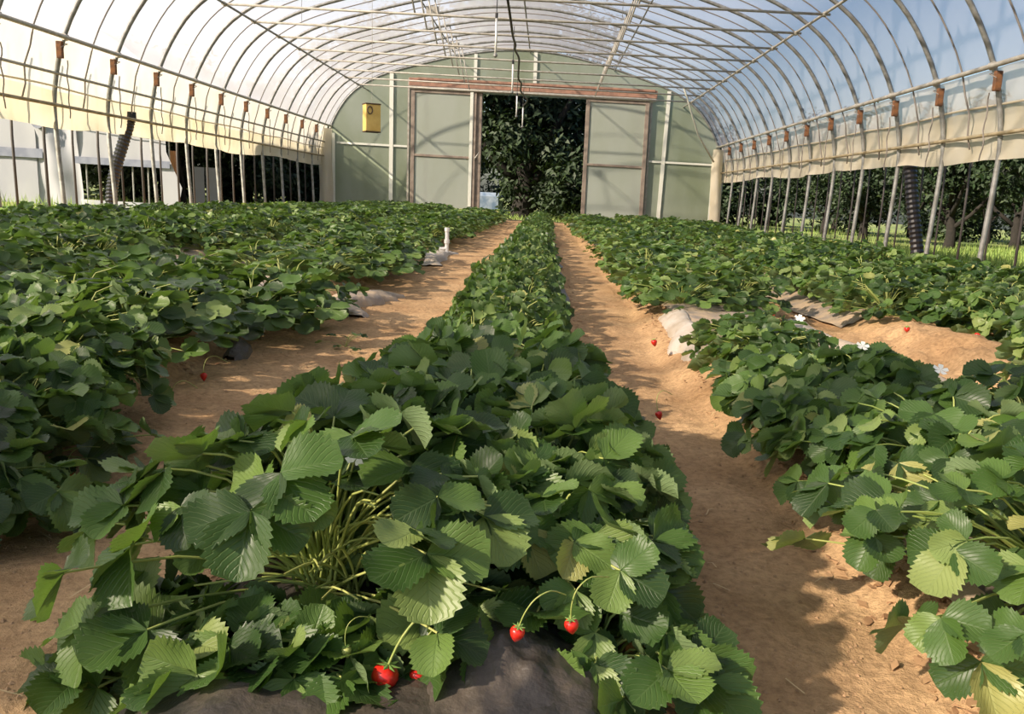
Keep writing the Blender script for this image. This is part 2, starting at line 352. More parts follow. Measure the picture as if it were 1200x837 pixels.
# ropes set inside the film as the outer lacing's shadows, wavy over the curtains
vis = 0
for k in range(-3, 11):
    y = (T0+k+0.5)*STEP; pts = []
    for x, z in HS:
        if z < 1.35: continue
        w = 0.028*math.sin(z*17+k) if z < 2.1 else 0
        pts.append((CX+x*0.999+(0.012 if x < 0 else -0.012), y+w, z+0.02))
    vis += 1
    o = put('lacing_rope_shadow', MB().tube(pts, 0.0095, 6), M['rope'], None, True)
    tag(o, 'thin dark strand as lacing rope shadow under the film, %s from the front' % ordinal(vis), 'rope', 'lacing rope shadows between the hoops')
def longitudinal(name, x, z, r, m, label, y0=-3.0, y1=None, cat='pipe'):
    o = put(name, MB().tube([(x, y0+i*(((y1 or WALL_Y)-y0)/24), z) for i in range(25)], r, 8), m, None, True); tag(o, label, cat); return o
longitudinal('purlin', CX-4.96, 2.163, 0.026, M['galv_pale'], 'straight pipe joining the hoops above the left side curtain')
longitudinal('purlin', CX+4.96, 2.163, 0.026, M['galv_pale'], 'straight pipe joining the hoops above the right side curtain')
longitudinal('side_rail', CX-5.10, 1.76, 0.018, M['galv_pale'], 'upper pipe running across the left side curtain')
longitudinal('roll_up_pipe', CX-5.11, 1.40, 0.020, M['brown_pipe'], 'brown lower pipe along the foot of the left side curtain')
longitudinal('roll_up_pipe', CX+5.11, 1.53, 0.020, M['brown_pipe'], 'brown lower pipe along the foot of the right side curtain')
longitudinal('ridge_purlin', CX+0.1, 4.235, 0.016, M['galv'], 'thin pipe along the ridge of the roof')
longitudinal('roof_purlin', CX-1.75, 4.03, 0.014, M['galv'], 'thin roof pipe left of the ridge', -3)
longitudinal('roof_purlin', CX+2.25, 3.90, 0.014, M['galv'], 'thin roof pipe right of the ridge', -3)
longitudinal('truss_rail', CX-4.02, 3.107, 0.018, M['galv'], 'long pipe joining the left ends of the cross bars')
longitudinal('truss_rail', CX+4.04, 3.107, 0.018, M['galv_pale'], 'long pipe joining the right ends of the cross bars')
nb = 0
for k in range(0, 11):
    y = (T0+k)*STEP; nb += 1
    root = empty('cross_truss', (CX, y, 3.05))
    pos = ordinal(nb) if nb > 1 else 'first'
    put('cross_bar', MB().tube([(CX-4.06, y+0.03, 3.107), (CX, y+0.03, 3.10), (CX+4.12, y+0.03, 3.107)], 0.017, 8), M['galv_pale'], root, True)
    for dx0, dx1 in ((-1.30, -1.52), (1.72, 1.98)):
        put('strut', MB().tube([(CX+dx0, y+0.03, 3.10), (CX+dx1, y+0.03, arch_z(CX+dx1)-0.02)], 0.013, 8), M['galv_pale'], root, True)
    for sx in (-4.03, 4.05):
        put('clamp', MB().tube([(CX+sx, y-0.03, 3.107), (CX+sx, y+0.06, 3.107)], 0.032, 8), M['galv_pale'], root)
    if k % 3 == 0:
        put('gusset_plate', MB().box(CX-1.68, CX-1.44, y+0.045, y+0.052, 3.84, 3.98), M['galv_pale'], root)
    tag(root, 'pale steel cross bar with two struts, %s from the front' % pos, 'truss', 'cross bars under the roof')
# brace at the back right corner
tag(put('brace_pipe', MB().tube([(2.95, WALL_Y-2.6, 3.25), (3.55, WALL_Y-1.4, 2.35), (4.05, WALL_Y-1.0, 1.75)], 0.022, 8), M['white_trim'], None, True),
    'white slanting brace pipe in the back right corner under the roof', 'brace')

# wooden blocks wired to the hoops below the purlins
for side, sx in (('left', -1), ('right', 1)):
    nb = 0
    for k in range(-1, 11):
        y = (T0+k)*STEP; nb += 1; z0 = 1.93+0.02*rnd.random()
        x = CX+sx*5.02
        root = empty('wooden_block', (x, y-0.05, z0+gz(x)))
        b = MB().bevbox(x-0.035, x+0.035, y-0.085, y-0.035, z0-0.02, z0+0.17, 0.006)
        put('block', b, M['rust'], root)
        put('tie_wire', MB().tube([(x-sx*0.03, y-0.09, z0+0.1), (x-sx*0.06, y-0.05, z0+0.13), (x-sx*0.05, y+0.02, z0+0.15), (x, y+0.035, z0+0.16)], 0.005, 6), M['rope'], root)
        put('wavy_rope_shadow', MB().tube([(x+0.004*math.sin(i), y+0.07+0.018*math.sin(i*1.3+k), z0-0.02-i*0.06) for i in range(12)], 0.007, 6), M['rope'], root)  # strand standing for an outer rope's wavy shadow on the curtain
        tag(root, 'small rust-brown wooden block on the %s hoops, %s from the front' % (side, ordinal(nb)), 'block', 'wooden blocks on the %s hoops' % side)

# side curtains
def curtain(side):
    sx = -1 if side == 'left' else 1
    rows = 12; ys = np.arange(-3.0, WALL_Y+0.05, 0.10)
    root = empty('side_curtain', (CX+sx*5.15, 8, 1.2)); v = []
    for j, y in enumerate(ys):
        hem = (1.17 if side == 'left' else 1.30) + 0.025*math.sin(y*1.1)+0.02*float(vnoise(y*2.2, 1.5, 31)) + (0.0 if side == 'left' else -0.06*math.exp(-((y-7.8)/0.5)**2))
        for i in range(rows+1):
            t = i/rows; z = 2.17+(hem-2.17)*t
            rip = 0.022*math.sin(y*5.1+z*3)*t + 0.012*float(vnoise(y*6, z*5, 21)) + (0.03*math.sin(y*3.3) if i == rows else 0)
            base = 5.03+0.10*min(1, (2.17-z)/0.5)
            v.append((CX+sx*(base+0.05+rip), y, z))
    n = rows+1
    cut = 5 if side == 'right' else 7
    for nm, r0, r1, m in (('upper_sheet', 0, cut, 'curtain_up'), ('lower_sheet', cut, rows, 'curtain')):
        f = [(j*n+i, j*n+i+1, (j+1)*n+i+1, (j+1)*n+i) for j in range(len(ys)-1) for i in range(r0, r1)]
        used = sorted(set(i for q in f for i in q)); mp = {a: b for b, a in enumerate(used)}
        put(nm, MB().add([v[i] for i in used], [tuple(mp[i] for i in q) for q in f]), M[m], root, True)
    seam_z = 1.82 if side == 'right' else 1.60
    put('seam', MB().tube([(CX+sx*(5.125+0.01*math.sin(y*5)), y, seam_z+0.012*math.sin(y*2.1)) for y in np.arange(-3, WALL_Y, 0.3)], 0.012, 6), M['curtain'], root, True)
    tag(root, 'cream plastic side curtain hanging along the %s wall, hem above the ground' % side, 'curtain')
curtain('left'); curtain('right')

# thin outer posts on both sides, seen below the curtains
for side, X in (('left', CX-5.33), ('right', CX+5.50)):
    n_ = 0
    for j in range(-2, 23):
        y = (T0+j*0.5)*STEP+0.05
        if y > WALL_Y-0.1: continue
        n_ += 1; top = 2.0; thick = 0.018 if side == 'left' else 0.014
        if j % 2 == 1: thick *= 0.85
        o = put('outer_post', MB().tube([(X, y, -0.1), (X-(0.02 if side == 'left' else -0.02), y+0.01, 1.0), (X, y+0.02, top)], thick, 8), M['dark_pipe'], None, True)
        tag(o, 'thin dark post outside the %s curtain, %s from the front' % (side, ordinal(n_)), 'post', 'thin dark posts outside the %s curtain' % side)

# black corrugated ducts
def duct(pts, label):
    root = empty('corrugated_duct', pts[0])
    P = spline(pts, 14); m = len(P)
    rs = [0.075+(0.009 if (i % 2) else -0.004) for i in range(m)]
    put('duct_hose', MB().tube(P, rs, 14), M['black_plastic'], root, False, slope=False)
    put('end_collar', MB().tube([P[-1], (P[-1][0], P[-1][1], P[-1][2]+0.10)], 0.09, 14), M['black_plastic'], root, slope=False)
    tag(root, label, 'duct')
def up(px, py, d): return tuple(unproject(px, py, d))
duct([up(131, 252, 11.7), up(131, 225, 11.7), up(136, 196, 11.7), up(145, 166, 11.7), up(152, 140, 11.7)], 'black corrugated duct standing outside the left curtain')
duct([up(1076, 312, 10.6), up(1073, 275, 10.6), up(1069, 235, 10.6), up(1067, 195, 10.6), up(1069, 168, 10.6)], 'black corrugated duct standing outside the right curtain')

# ------------------------------------------------------------------ back wall with its big door opening
DX0, DX1, DZ = -1.75, 0.93, 3.17
def wall_back():
    xs = sorted(set([round(CX-5.1+i*0.1, 3) for i in range(103)]+[DX0, DX1])); mb = MB()
    for a, b in zip(xs, xs[1:]):
        mid = (a+b)/2; lo = DZ if DX0 < mid < DX1 else -0.1
        def hw(x):
            return min(arch_z(x), 9) if abs(x-CX) <= 5.0 else 1.9
        za, zb = hw(a)-0.01, hw(b)-0.01
        if min(za, zb) <= lo: continue
        N = 6
        for i in range(N):
            mb.add([(a, WALL_Y, lo+(za-lo)*i/N), (b, WALL_Y, lo+(zb-lo)*i/N), (b, WALL_Y, lo+(zb-lo)*(i+1)/N), (a, WALL_Y, lo+(za-lo)*(i+1)/N)], [(0, 1, 2, 3)])
    o = put('wall_back', mb, M['endfilm'], None, False, origin=(0, 0, 0)); tag(o, kind='structure')
wall_back()
def wall_front_unseen():  # unseen wall behind the camera, opening shaped to shade the left foreground
    y = -0.75; mb = MB()
    for x0, x1, z0f in ((-5.6, -3.15, None), (1.9, 4.2, None), (-3.15, 1.9, 3.2)):
        n = 12
        for i in range(n):
            a = x0+(x1-x0)*i/n; b = x0+(x1-x0)*(i+1)/n; lo = z0f if z0f else -0.1
            za, zb = max(lo, arch_z(a)-0.02), max(lo, arch_z(b)-0.02)
            mb.add([(a, y, lo), (b, y, lo), (b, y, zb), (a, y, za)], [(0, 1, 2, 3)])
    tag(put('wall_front_unseen', mb, M['endfilm'], None, origin=(0, 0, 0)), kind='structure')
wall_front_unseen()
ti = [0]
def trim(x0, x1, z0, z1, m, d0=0.05, d1=0.01, tilt=0):
    ti[0] += 1
    mb = MB(); mb.box(x0, x1, WALL_Y-d0, WALL_Y-d1, z0, z1)
    if tilt: mb.v = [(x+tilt*(z-z0)/(z1-z0), y, z) for x, y, z in mb.v]
    o = put('trim_%d' % ti[0], mb, m); tag(o, kind='structure')
trim(-4.13, -4.03, -0.1, arch_z(-4.08)-0.03, M['white_trim'])            # studs
trim(2.86, 2.95, -0.1, arch_z(2.98)-0.03, M['white_trim'], tilt=0.08)
trim(-5.62, -5.55, -0.1, 2.0, M['white_trim']); trim(4.20, 4.27, -0.1, 1.9, M['white_trim'])
trim(-5.5, -3.62, 1.74, 1.79, M['white_trim'], 0.04); trim(2.55, 4.2, 1.70, 1.75, M['white_trim'], 0.04)
trim(-1.98, -1.90, 3.5, arch_z(-1.94)-0.03, M['white_trim']); trim(-0.47, -0.38, 3.5, arch_z(-0.43)-0.03, M['white_trim'])
trim(-5.4, -3.62, 0.05, 0.10, M['white_trim'], 0.04)
trim(-3.66, -3.61, -0.1, 3.9-0.45, M['galv_pale'], 0.06); trim(2.53, 2.58, -0.1, 3.35, M['galv_pale'], 0.06)
# curtain ends folded round the corners
for x0, x1, nm in ((CX-5.28, CX-4.93, 'left'), (CX+4.86, CX+5.14, 'right')):
    v = []; N = 14
    for i in range(N+1):
        z = 0.0+2.1*i/N
        for k in range(5):
            x = x0+(x1-x0)*k/4
            v.append((x+0.02*math.sin(z*3), WALL_Y-0.25+0.05*math.sin(k*1.7+z)+(0.1 if k in (0, 4) else 0), z))
    f = [(i*5+k, i*5+k+1, (i+1)*5+k+1, (i+1)*5+k) for i in range(N) for k in range(4)]
    tag(put('corner_flap', MB().add(v, f), M['curtain'], None, True), 'cream plastic flap hanging in the back %s corner' % nm, 'flap')
# header beam of reddish boards
hd = empty('door_header', (-0.45, WALL_Y-0.12, DZ+0.12))
put('board', MB().bevbox(-3.62, -0.55, WALL_Y-0.13, WALL_Y-0.07, DZ+0.10, DZ+0.30, 0.008), M['wood_red'], hd)
put('board', MB().bevbox(-0.54, 2.68, WALL_Y-0.13, WALL_Y-0.07, DZ+0.10, DZ+0.29, 0.008), M['wood_red'], hd)
put('top_batten', MB().bevbox(-3.4, 2.62, WALL_Y-0.16, WALL_Y-0.13, DZ+0.25, DZ+0.31, 0.006), M['wood_red'], hd)
put('door_track', MB().bevbox(-3.6, 2.66, WALL_Y-0.19, WALL_Y-0.13, DZ+0.02, DZ+0.09, 0.01), M['galv_pale'], hd)
tag(hd, 'long reddish board header with a pale track above the doorway', 'beam')
def slide_door(n, x0, x1, red_x, post_side):
    root = empty('door_%d' % n, ((x0+x1)/2, WALL_Y-0.12, 0)); tag(root, kind='structure')
    yb, yf = WALL_Y-0.13, WALL_Y-0.08
    w = 0.10
    put('door_sheet', MB().box(x0+0.03, x1-0.03, yb+0.015, yb+0.02, 0.03, DZ), M['doorfilm'], root)
    for a, b, m in ((x0, x0+w, 'wood_grey'), (x1-w, x1, 'wood_grey')):
        put('stile', MB().bevbox(a, b, yb-0.02, yf, 0, DZ+0.03, 0.006), M[m], root)
    put('stile', MB().bevbox(red_x, red_x+0.12, yb+0.02, yf+0.02, 0, DZ, 0.006), M['wood_red'], root)
    put('rail', MB().bevbox(x0, x1, yb-0.015, yf, DZ-0.06, DZ+0.03, 0.006), M['wood_grey'], root)
    put('rail', MB().bevbox(x0+0.02, x1-0.02, yb-0.015, yf, 0.0, 0.09, 0.006), M['wood_grey'], root)
    put('rail', MB().bevbox(x0+0.02, x1-0.02, yb-0.015, yf, 1.53, 1.59, 0.006), M['wood_grey'], root)
    if post_side == 'right':
        put('post', MB().bevbox(x1-0.01, x1+0.14, yb+0.03, yb+0.15, 0, DZ+0.05, 0.008), M['wood_grey'], root)
        put('pale_strip', MB().bevbox(x1-0.16, x1-0.08, yb-0.04, yb-0.02, 0, DZ+0.04, 0.005), M['white_trim'], root)
        put('door_handle', MB().tube([(x1-0.02, yb-0.03, 1.50), (x1-0.0, yb-0.08, 1.56), (x1+0.06, yb-0.08, 1.64), (x1+0.09, yb-0.03, 1.70)], 0.014, 8), M['galv_pale'], root)
slide_door(1, -3.56, -1.88, -3.22, 'right')
slide_door(2, 0.90, 2.50, 2.16, 'left')

# ------------------------------------------------------------------ hanging things
def hanging_box():
    p = unproject(435.5, 138.5, 13.0); w, d, h = 0.125, 0.085, 0.20
    root = empty('hanging_box', (p.x, p.y, p.z-h))
    R = Matrix.Rotation(math.radians(30), 3, 'Z')
    def loc(mb): mb.v = [tuple(R @ Vector(v)+p) for v in mb.v]; return mb
    put('box_body', loc(MB().bevbox(-w*0.95, w*0.95, -d, d, -h, h, 0.006)), M['yellow_box'], root, slope=False)
    put('lid', loc(MB().bevbox(-w*1.0, w*1.0, -d*1.1, d*1.1, h, h+0.018, 0.004)), M['brown_dark'], root, slope=False)
    put('floor_board', loc(MB().bevbox(-w*1.0, w*1.0, -d*1.08, d*1.08, -h-0.016, -h, 0.004)), M['brown_dark'], root, slope=False)
    ring = [(-w*0.45+0.04*math.cos(t), -d-0.004, h*0.55+0.055*math.sin(t)) for t in [i*2*math.pi/16 for i in range(17)]]
    put('entrance_ring', loc(MB().tube(ring, 0.010, 6)), M['brown_dark'], root, slope=False)
    put('hanger_wire', MB().tube([(p.x, p.y, p.z+h), (p.x+0.005, p.y, p.z+h+0.3), (p.x, p.y, 3.6)], 0.004, 5), M['galv_pale'], root, slope=False)
    tag(root, 'yellow wooden box with a round hole hanging from a wire', 'box')
hanging_box()
nd = 0
for (px, y0, y1, d) in ((580.5, 23, 66, 10.5), (600, 76, 109, 13.4), (605, 113, 137, 17.0), (612, 126, 149, 19.5)):
    nd += 1
    a = unproject(px, y0, d); b = unproject(px, y1, d)
    root = empty('hanging_sprinkler', b)
    put('drop_tube', MB().tube([(b.x, b.y, a.z), (b.x+0.003, b.y, (a.z+b.z)/2), (b.x, b.y, b.z+0.03)], 0.014, 8), M['pvc'], root, True, slope=False)
    put('nozzle', MB().tube([(b.x, b.y, b.z+0.035), (b.x, b.y, b.z+0.02), (b.x, b.y, b.z), (b.x, b.y, b.z-0.015)], [0.012, 0.026, 0.026, 0.01], 8), M['galv'], root, slope=False)
    put('coupling', MB().tube([(b.x, b.y, a.z), (b.x, b.y, a.z+0.06)], 0.018, 8), M['black_plastic'], root, slope=False)
    put('hanger_cord', MB().tube([(b.x, b.y, a.z+0.05), (b.x+0.004, b.y, a.z+0.3), (b.x, b.y, max(3.6, a.z+0.5) if d < 13 else 3.3)], 0.006, 5), M['cable'], root, slope=False)
    tag(root, 'white sprinkler drop tube hanging under the ridge, %s from the front' % ordinal(nd), 'sprinkler', 'sprinkler tubes under the ridge')
cp = [(592, -20, 9.6), (598, 20, 10.5), (601, 42, 11.2), (604, 52, 11.8), (603.5, 58, 12.2), (608, 68, 12.9), (608, 78, 13.6), (607.5, 92, 14.6), (611, 98, 15.2), (610, 106, 16), (614, 112, 17), (618, 118, 18), (613, 124, 19)]
tag(put('hanging_cable', MB().tube(spline([tuple(unproject(*c)) for c in cp], 4), 0.017, 6), M['cable'], None, True, slope=False), 'black kinked cable running along the ridge towards the doorway', 'cable')
nw = 0
for (px, d, zb) in ((354, 12.6, 0), (727, 11.5, 0), (690, 14.5, 0)):
    nw += 1; a = unproject(px, 60, d); top = arch_z(a.x)
    tag(put('hanging_wire', MB().tube([(a.x, a.y, 3.1), (a.x, a.y, top+gz(a.x))], 0.004, 5), M['galv'], None, slope=False), 'thin wire hanging from the roof to a cross bar, %s from the left' % ordinal(nw if nw == 1 else 5-nw), 'wire')

# white stand pipes in the beds
def standpipe(px, py0, py1, d, label, side=True):
    b = unproject(px, py0, d); t = unproject(px, py1, d); root = empty('stand_pipe', (b.x, b.y, b.z-0.1))
    put('riser', MB().tube([(b.x, b.y, b.z-0.12), (b.x, b.y, t.z)], 0.021, 10), M['pvc'], root, slope=False)
    put('cap', MB().tube([(b.x, b.y, t.z-0.01), (b.x, b.y, t.z+0.03)], 0.028, 10), M['pvc'], root, slope=False)
    zc = b.z+0.42*(t.z-b.z)
    put('coupling', MB().tube([(b.x, b.y, zc), (b.x, b.y, zc+0.04)], 0.029, 10), M['pvc'], root, slope=False)
    if side: put('side_branch', MB().tube([(b.x, b.y, b.z+0.04), (b.x-0.12, b.y-0.03, b.z+0.03)], 0.019, 8), M['pvc'], root, slope=False)
    tag(root, label, 'pipe')
standpipe(523.5, 296, 270, 8.9, 'white plastic stand pipe with a side branch at the edge of the left path')
standpipe(638.5, 292, 276, 9.0, 'short white plastic stand pipe among the centre bed leaves', False)

# ------------------------------------------------------------------ strawberry leaves
def leaflet(nu, nv, seed, teeth):
    r = random.Random(seed); V = []; UV = []
    fold = r.uniform(0.15, 0.75); curl = r.uniform(-0.16, 0.26); tw = r.uniform(-0.22, 0.22); wav = r.uniform(0.02, 0.05); wide = r.uniform(0.43, 0.50)
    for i in range(nu+1):
        u = i/nu
        w = wide*(math.sin(math.pi*min(1, u**0.80*0.97))**0.62 if u < 1 else 0.18) if u > 0 else 0.03
        if u > 0.55: w = wide*math.sqrt(max(0.03, 1-((u-0.55)/0.475)**2.4))
        for j in range(-nv, nv+1):
            v = j/nv; e = abs(v) == 1
            s = 1.0
            if e and teeth: s = 1.05 if i % 2 else 0.90
            x = u + (0.035 if (e and teeth and i % 2) else 0) - (0.02*abs(v) if u > 0.9 else 0)
            y = v*w*s
            z = fold*abs(y)**1.1*1.1 + curl*(u-0.3)**2*1.2*(1 if u > 0.3 else 0.2) + tw*y*u + wav*math.sin(u*9+seed)*abs(v) + (0.012*math.cos(2*math.pi*8*(u-0.55*abs(v)))*abs(v) if teeth else 0)
            V.append((x, y, z)); UV.append((u, abs(v)))
    n = 2*nv+1
    Fc = [(i*n+j, (i+1)*n+j, (i+1)*n+j+1, i*n+j+1) for i in range(nu) for j in range(n-1)]
    return np.array(V), Fc, np.array(UV)
LOW = [leaflet(3, 1, s, False) for s in range(6)]
MIDL = [leaflet(8, 1, s+20, True) for s in range(8)]
HIGH = [leaflet(18, 2, s+40, True) for s in range(10)]
HIGH_ME = [mesh_of('leaflet', v, f, M['leaf'], True, uv=uv) for v, f, uv in HIGH]
def frame(d, n):
    n = Vector(n).normalized(); d = Vector(d); d = (d-n*d.dot(n)).normalized(); s = n.cross(d)
    return Matrix(((d.x, s.x, n.x), (d.y, s.y, n.y), (d.z, s.z, n.z)))
def trifoliate(r, d, n, L):
    """three leaflet frames (3x3 incl. scale) about the hub"""
    B = frame(d, n); out = []
    for ang in (0, 1.22, -1.22):
        a = ang+r.uniform(-0.15, 0.15); s = L*(1.0 if ang == 0 else r.uniform(0.84, 0.98))
        dr = r.uniform(-0.15, 0.42)
        Q = Matrix.Rotation(a, 3, 'Z') @ Matrix.Rotation(dr, 3, 'Y') @ Matrix.Rotation(r.uniform(-0.35, 0.35), 3, 'X')
        out.append((B @ Q)*s)
    return out
def plant_leaves(r, N, R, H, L, lean=(0, 0), bare=None):
    """hub, outward direction, normal, leaflet length for every leaf of one plant, crown at the origin"""
    out = []
    for i in range(N):
        ph = i*2.39996+r.uniform(-0.5, 0.5); q = math.sqrt((i+0.5)/N)
        rr = R*q*r.uniform(0.80, 1.12); top = H*math.sqrt(max(0.03, 1-0.86*q*q))
        z = top*(1 if r.random() < 0.58 else r.uniform(0.2, 0.9))*r.uniform(0.88, 1.08)
        z = max(z, 0.03)
        x, y = rr*math.cos(ph)+lean[0]*z, rr*math.sin(ph)+lean[1]*z
        o = Vector((math.cos(ph), math.sin(ph), 0))
        if bare and bare(x, y, z): continue
        n = Vector((0, 0, 1))+o*(0.85*q)+Vector((r.gauss(0, .55), r.gauss(0, .55), r.gauss(0, .25)))+Vector((-0.20, -0.10, 0))
        if n.z < 0.05: n.z = 0.05
        a2 = ph+r.uniform(-0.9, 0.9); d = Vector((math.cos(a2), math.sin(a2), r.uniform(-0.5, 0.25)))
        out.append((Vector((x, y, z)), d, n, L*r.uniform(0.72, 1.18)))
    return out
def petiole_pts(hub, start=(0, 0, 0)):
    s = Vector(start); h = Vector(hub); o = h-s
    m1 = s+Vector((o.x*0.22, o.y*0.22, o.z*0.52)); m2 = s+Vector((o.x*0.62, o.y*0.62, o.z*0.92))
    return [s, m1, m2, h]
def plant_mesh(seed, N, R, H, L, src, pet=False, name='foliage'):
    r = random.Random(seed); V = []; Fc = []; T = []; off = 0; mi = []
    for hub, d, n, l in plant_leaves(r, N, R, H, L):
        t = r.random()
        for Q in trifoliate(r, d, n, l):
            v, f, uv = src[r.randrange(len(src))]
            V.append(v @ np.array(Q).T + np.array(hub)); Fc.extend(tuple(i+off for i in q) for q in f); T.extend([t+0.06*r.random()]*len(v)); off += len(v); mi += [0]*len(f)
        if pet and r.random() < 0.6:
            mb = MB().tube(petiole_pts(hub), 0.0022, 3, False); V.append(np.array([tuple(a) for a in mb.v])); Fc.extend(tuple(i+off for i in q) for q in mb.f)
            T.extend([0.5]*len(mb.v)); off += len(mb.v); mi += [1]*len(mb.f)
    return np.concatenate(V), Fc, np.array(T), mi
# leaf variants (stalk and three leaflets in one mesh) for the plants a few metres away
def leaf_variant(i):
    r = random.Random(900+i); q = math.sqrt((i % 9+0.5)/9); R = 0.27; H = 0.27
    hub = Vector((R*q, 0, H*math.sqrt(1-0.86*q*q)*(1.0, 0.85, 0.32)[i//9]))
    n = Vector((0.85*q+r.gauss(0, .55), r.gauss(0, .55), 1)); a = r.uniform(-0.9, 0.9); d = Vector((math.cos(a), math.sin(a), r.uniform(-0.5, 0.25)))
    V = []; Fc = []; UV = []; mi = []; off = 0
    for Q in trifoliate(r, d, n, 0.064):
        v, f, uv = MIDL[r.randrange(8)]
        V.append(v @ np.array(Q).T+np.array(hub)); Fc.extend(tuple(k+off for k in g) for g in f); UV.append(uv); mi += [0]*len(f); off += len(v)
    mb = MB().tube(petiole_pts(hub), 0.0021, 4, False)
    V.append(np.array([tuple(a) for a in mb.v])); Fc.extend(tuple(k+off for k in g) for g in mb.f); UV.append(np.zeros((len(mb.v), 2))); mi += [1]*len(mb.f)
    return mesh_of('leaf', np.concatenate(V), Fc, [M['leaf'], M['petiole']], True, midx=mi, uv=np.concatenate(UV))
LEAF_ME = [leaf_variant(i) for i in range(27)]
FAR_ME = []
for s in range(9):
    v, f, t, mi = plant_mesh(300+s, 84, 0.27, 0.27, 0.056, LOW, True)
    FAR_ME.append(mesh_of('strawberry_plant', v, f, [M['leaf_far'], M['petiole']], True, midx=mi, tint=t))

# ------------------------------------------------------------------ berries
def berry_mesh():
    V = []; Fc = []; nr, ns = 12, 16
    for i in range(nr+1):
        t = i/nr; rad = (math.sin(math.pi*min(1, t*0.97+0.03)**0.72))**0.75*0.5*(1-0.22*t)
        if i in (0, nr): rad = 0.02
        for k in range(ns):
            a = 2*math.pi*k/ns; b = 1-0.05*((i+k) % 2)
            V.append((rad*b*math.cos(a), rad*b*math.sin(a), -t*1.15))
    for i in range(nr):
        for k in range(ns): Fc.append((i*ns+k, (i+1)*ns+k, (i+1)*ns+(k+1) % ns, i*ns+(k+1) % ns))
    return V, Fc
bv, bf_ = berry_mesh()
BERRY_ME = mesh_of('strawberry', bv, bf_, M['berry'], True); GREEN_ME = mesh_of('strawberry', bv, bf_, M['berry_green'], True)
cv = [(0, 0, 0.06)]; cf = []
for k in range(7):
    a = 2*math.pi*k/7; da = 0.36; b = len(cv)
    cv += [(0.3*math.cos(a-da), 0.3*math.sin(a-da), 0.02), (0.62*math.cos(a), 0.62*math.sin(a), 0.05), (0.3*math.cos(a+da), 0.3*math.sin(a+da), 0.02)]
    cf += [(0, b, b+1), (0, b+1, b+2)]
CALYX_ME = mesh_of('calyx', cv, cf, M['sepal'])
def add_berry(plant, world_p, size, rot, me=BERRY_ME, stalk=True):
    o = bpy.data.objects.new('strawberry', me); COL.objects.link(o); o.parent = plant
    Mx = Matrix.Translation(Vector(world_p)-Vector(plant.location)) @ Matrix.Rotation(rot[0], 4, 'X') @ Matrix.Rotation(rot[1], 4, 'Y') @ Matrix.Diagonal((size, size, size, 1))
    o.matrix_basis = Mx
    c = bpy.data.objects.new('calyx', CALYX_ME); COL.objects.link(c); c.parent = o; c.scale = (0.72, 0.72, 0.9)
    if stalk:
        L_ = 2.6; mb = MB().tube(spline([(0, 0, 0.05), (0.15, 0.1, L_*0.4), (0.6, 0.4, L_*0.75), (1.5, 1.1, L_*0.85), (2.6, 2.2, L_*0.5)], 3), 0.045, 5, False)
        s = bpy.data.objects.new('stalk', mesh_of('stalk', np.array([tuple(a) for a in mb.v]), mb.f, M['petiole'], True)); COL.objects.link(s); s.parent = o
    return o

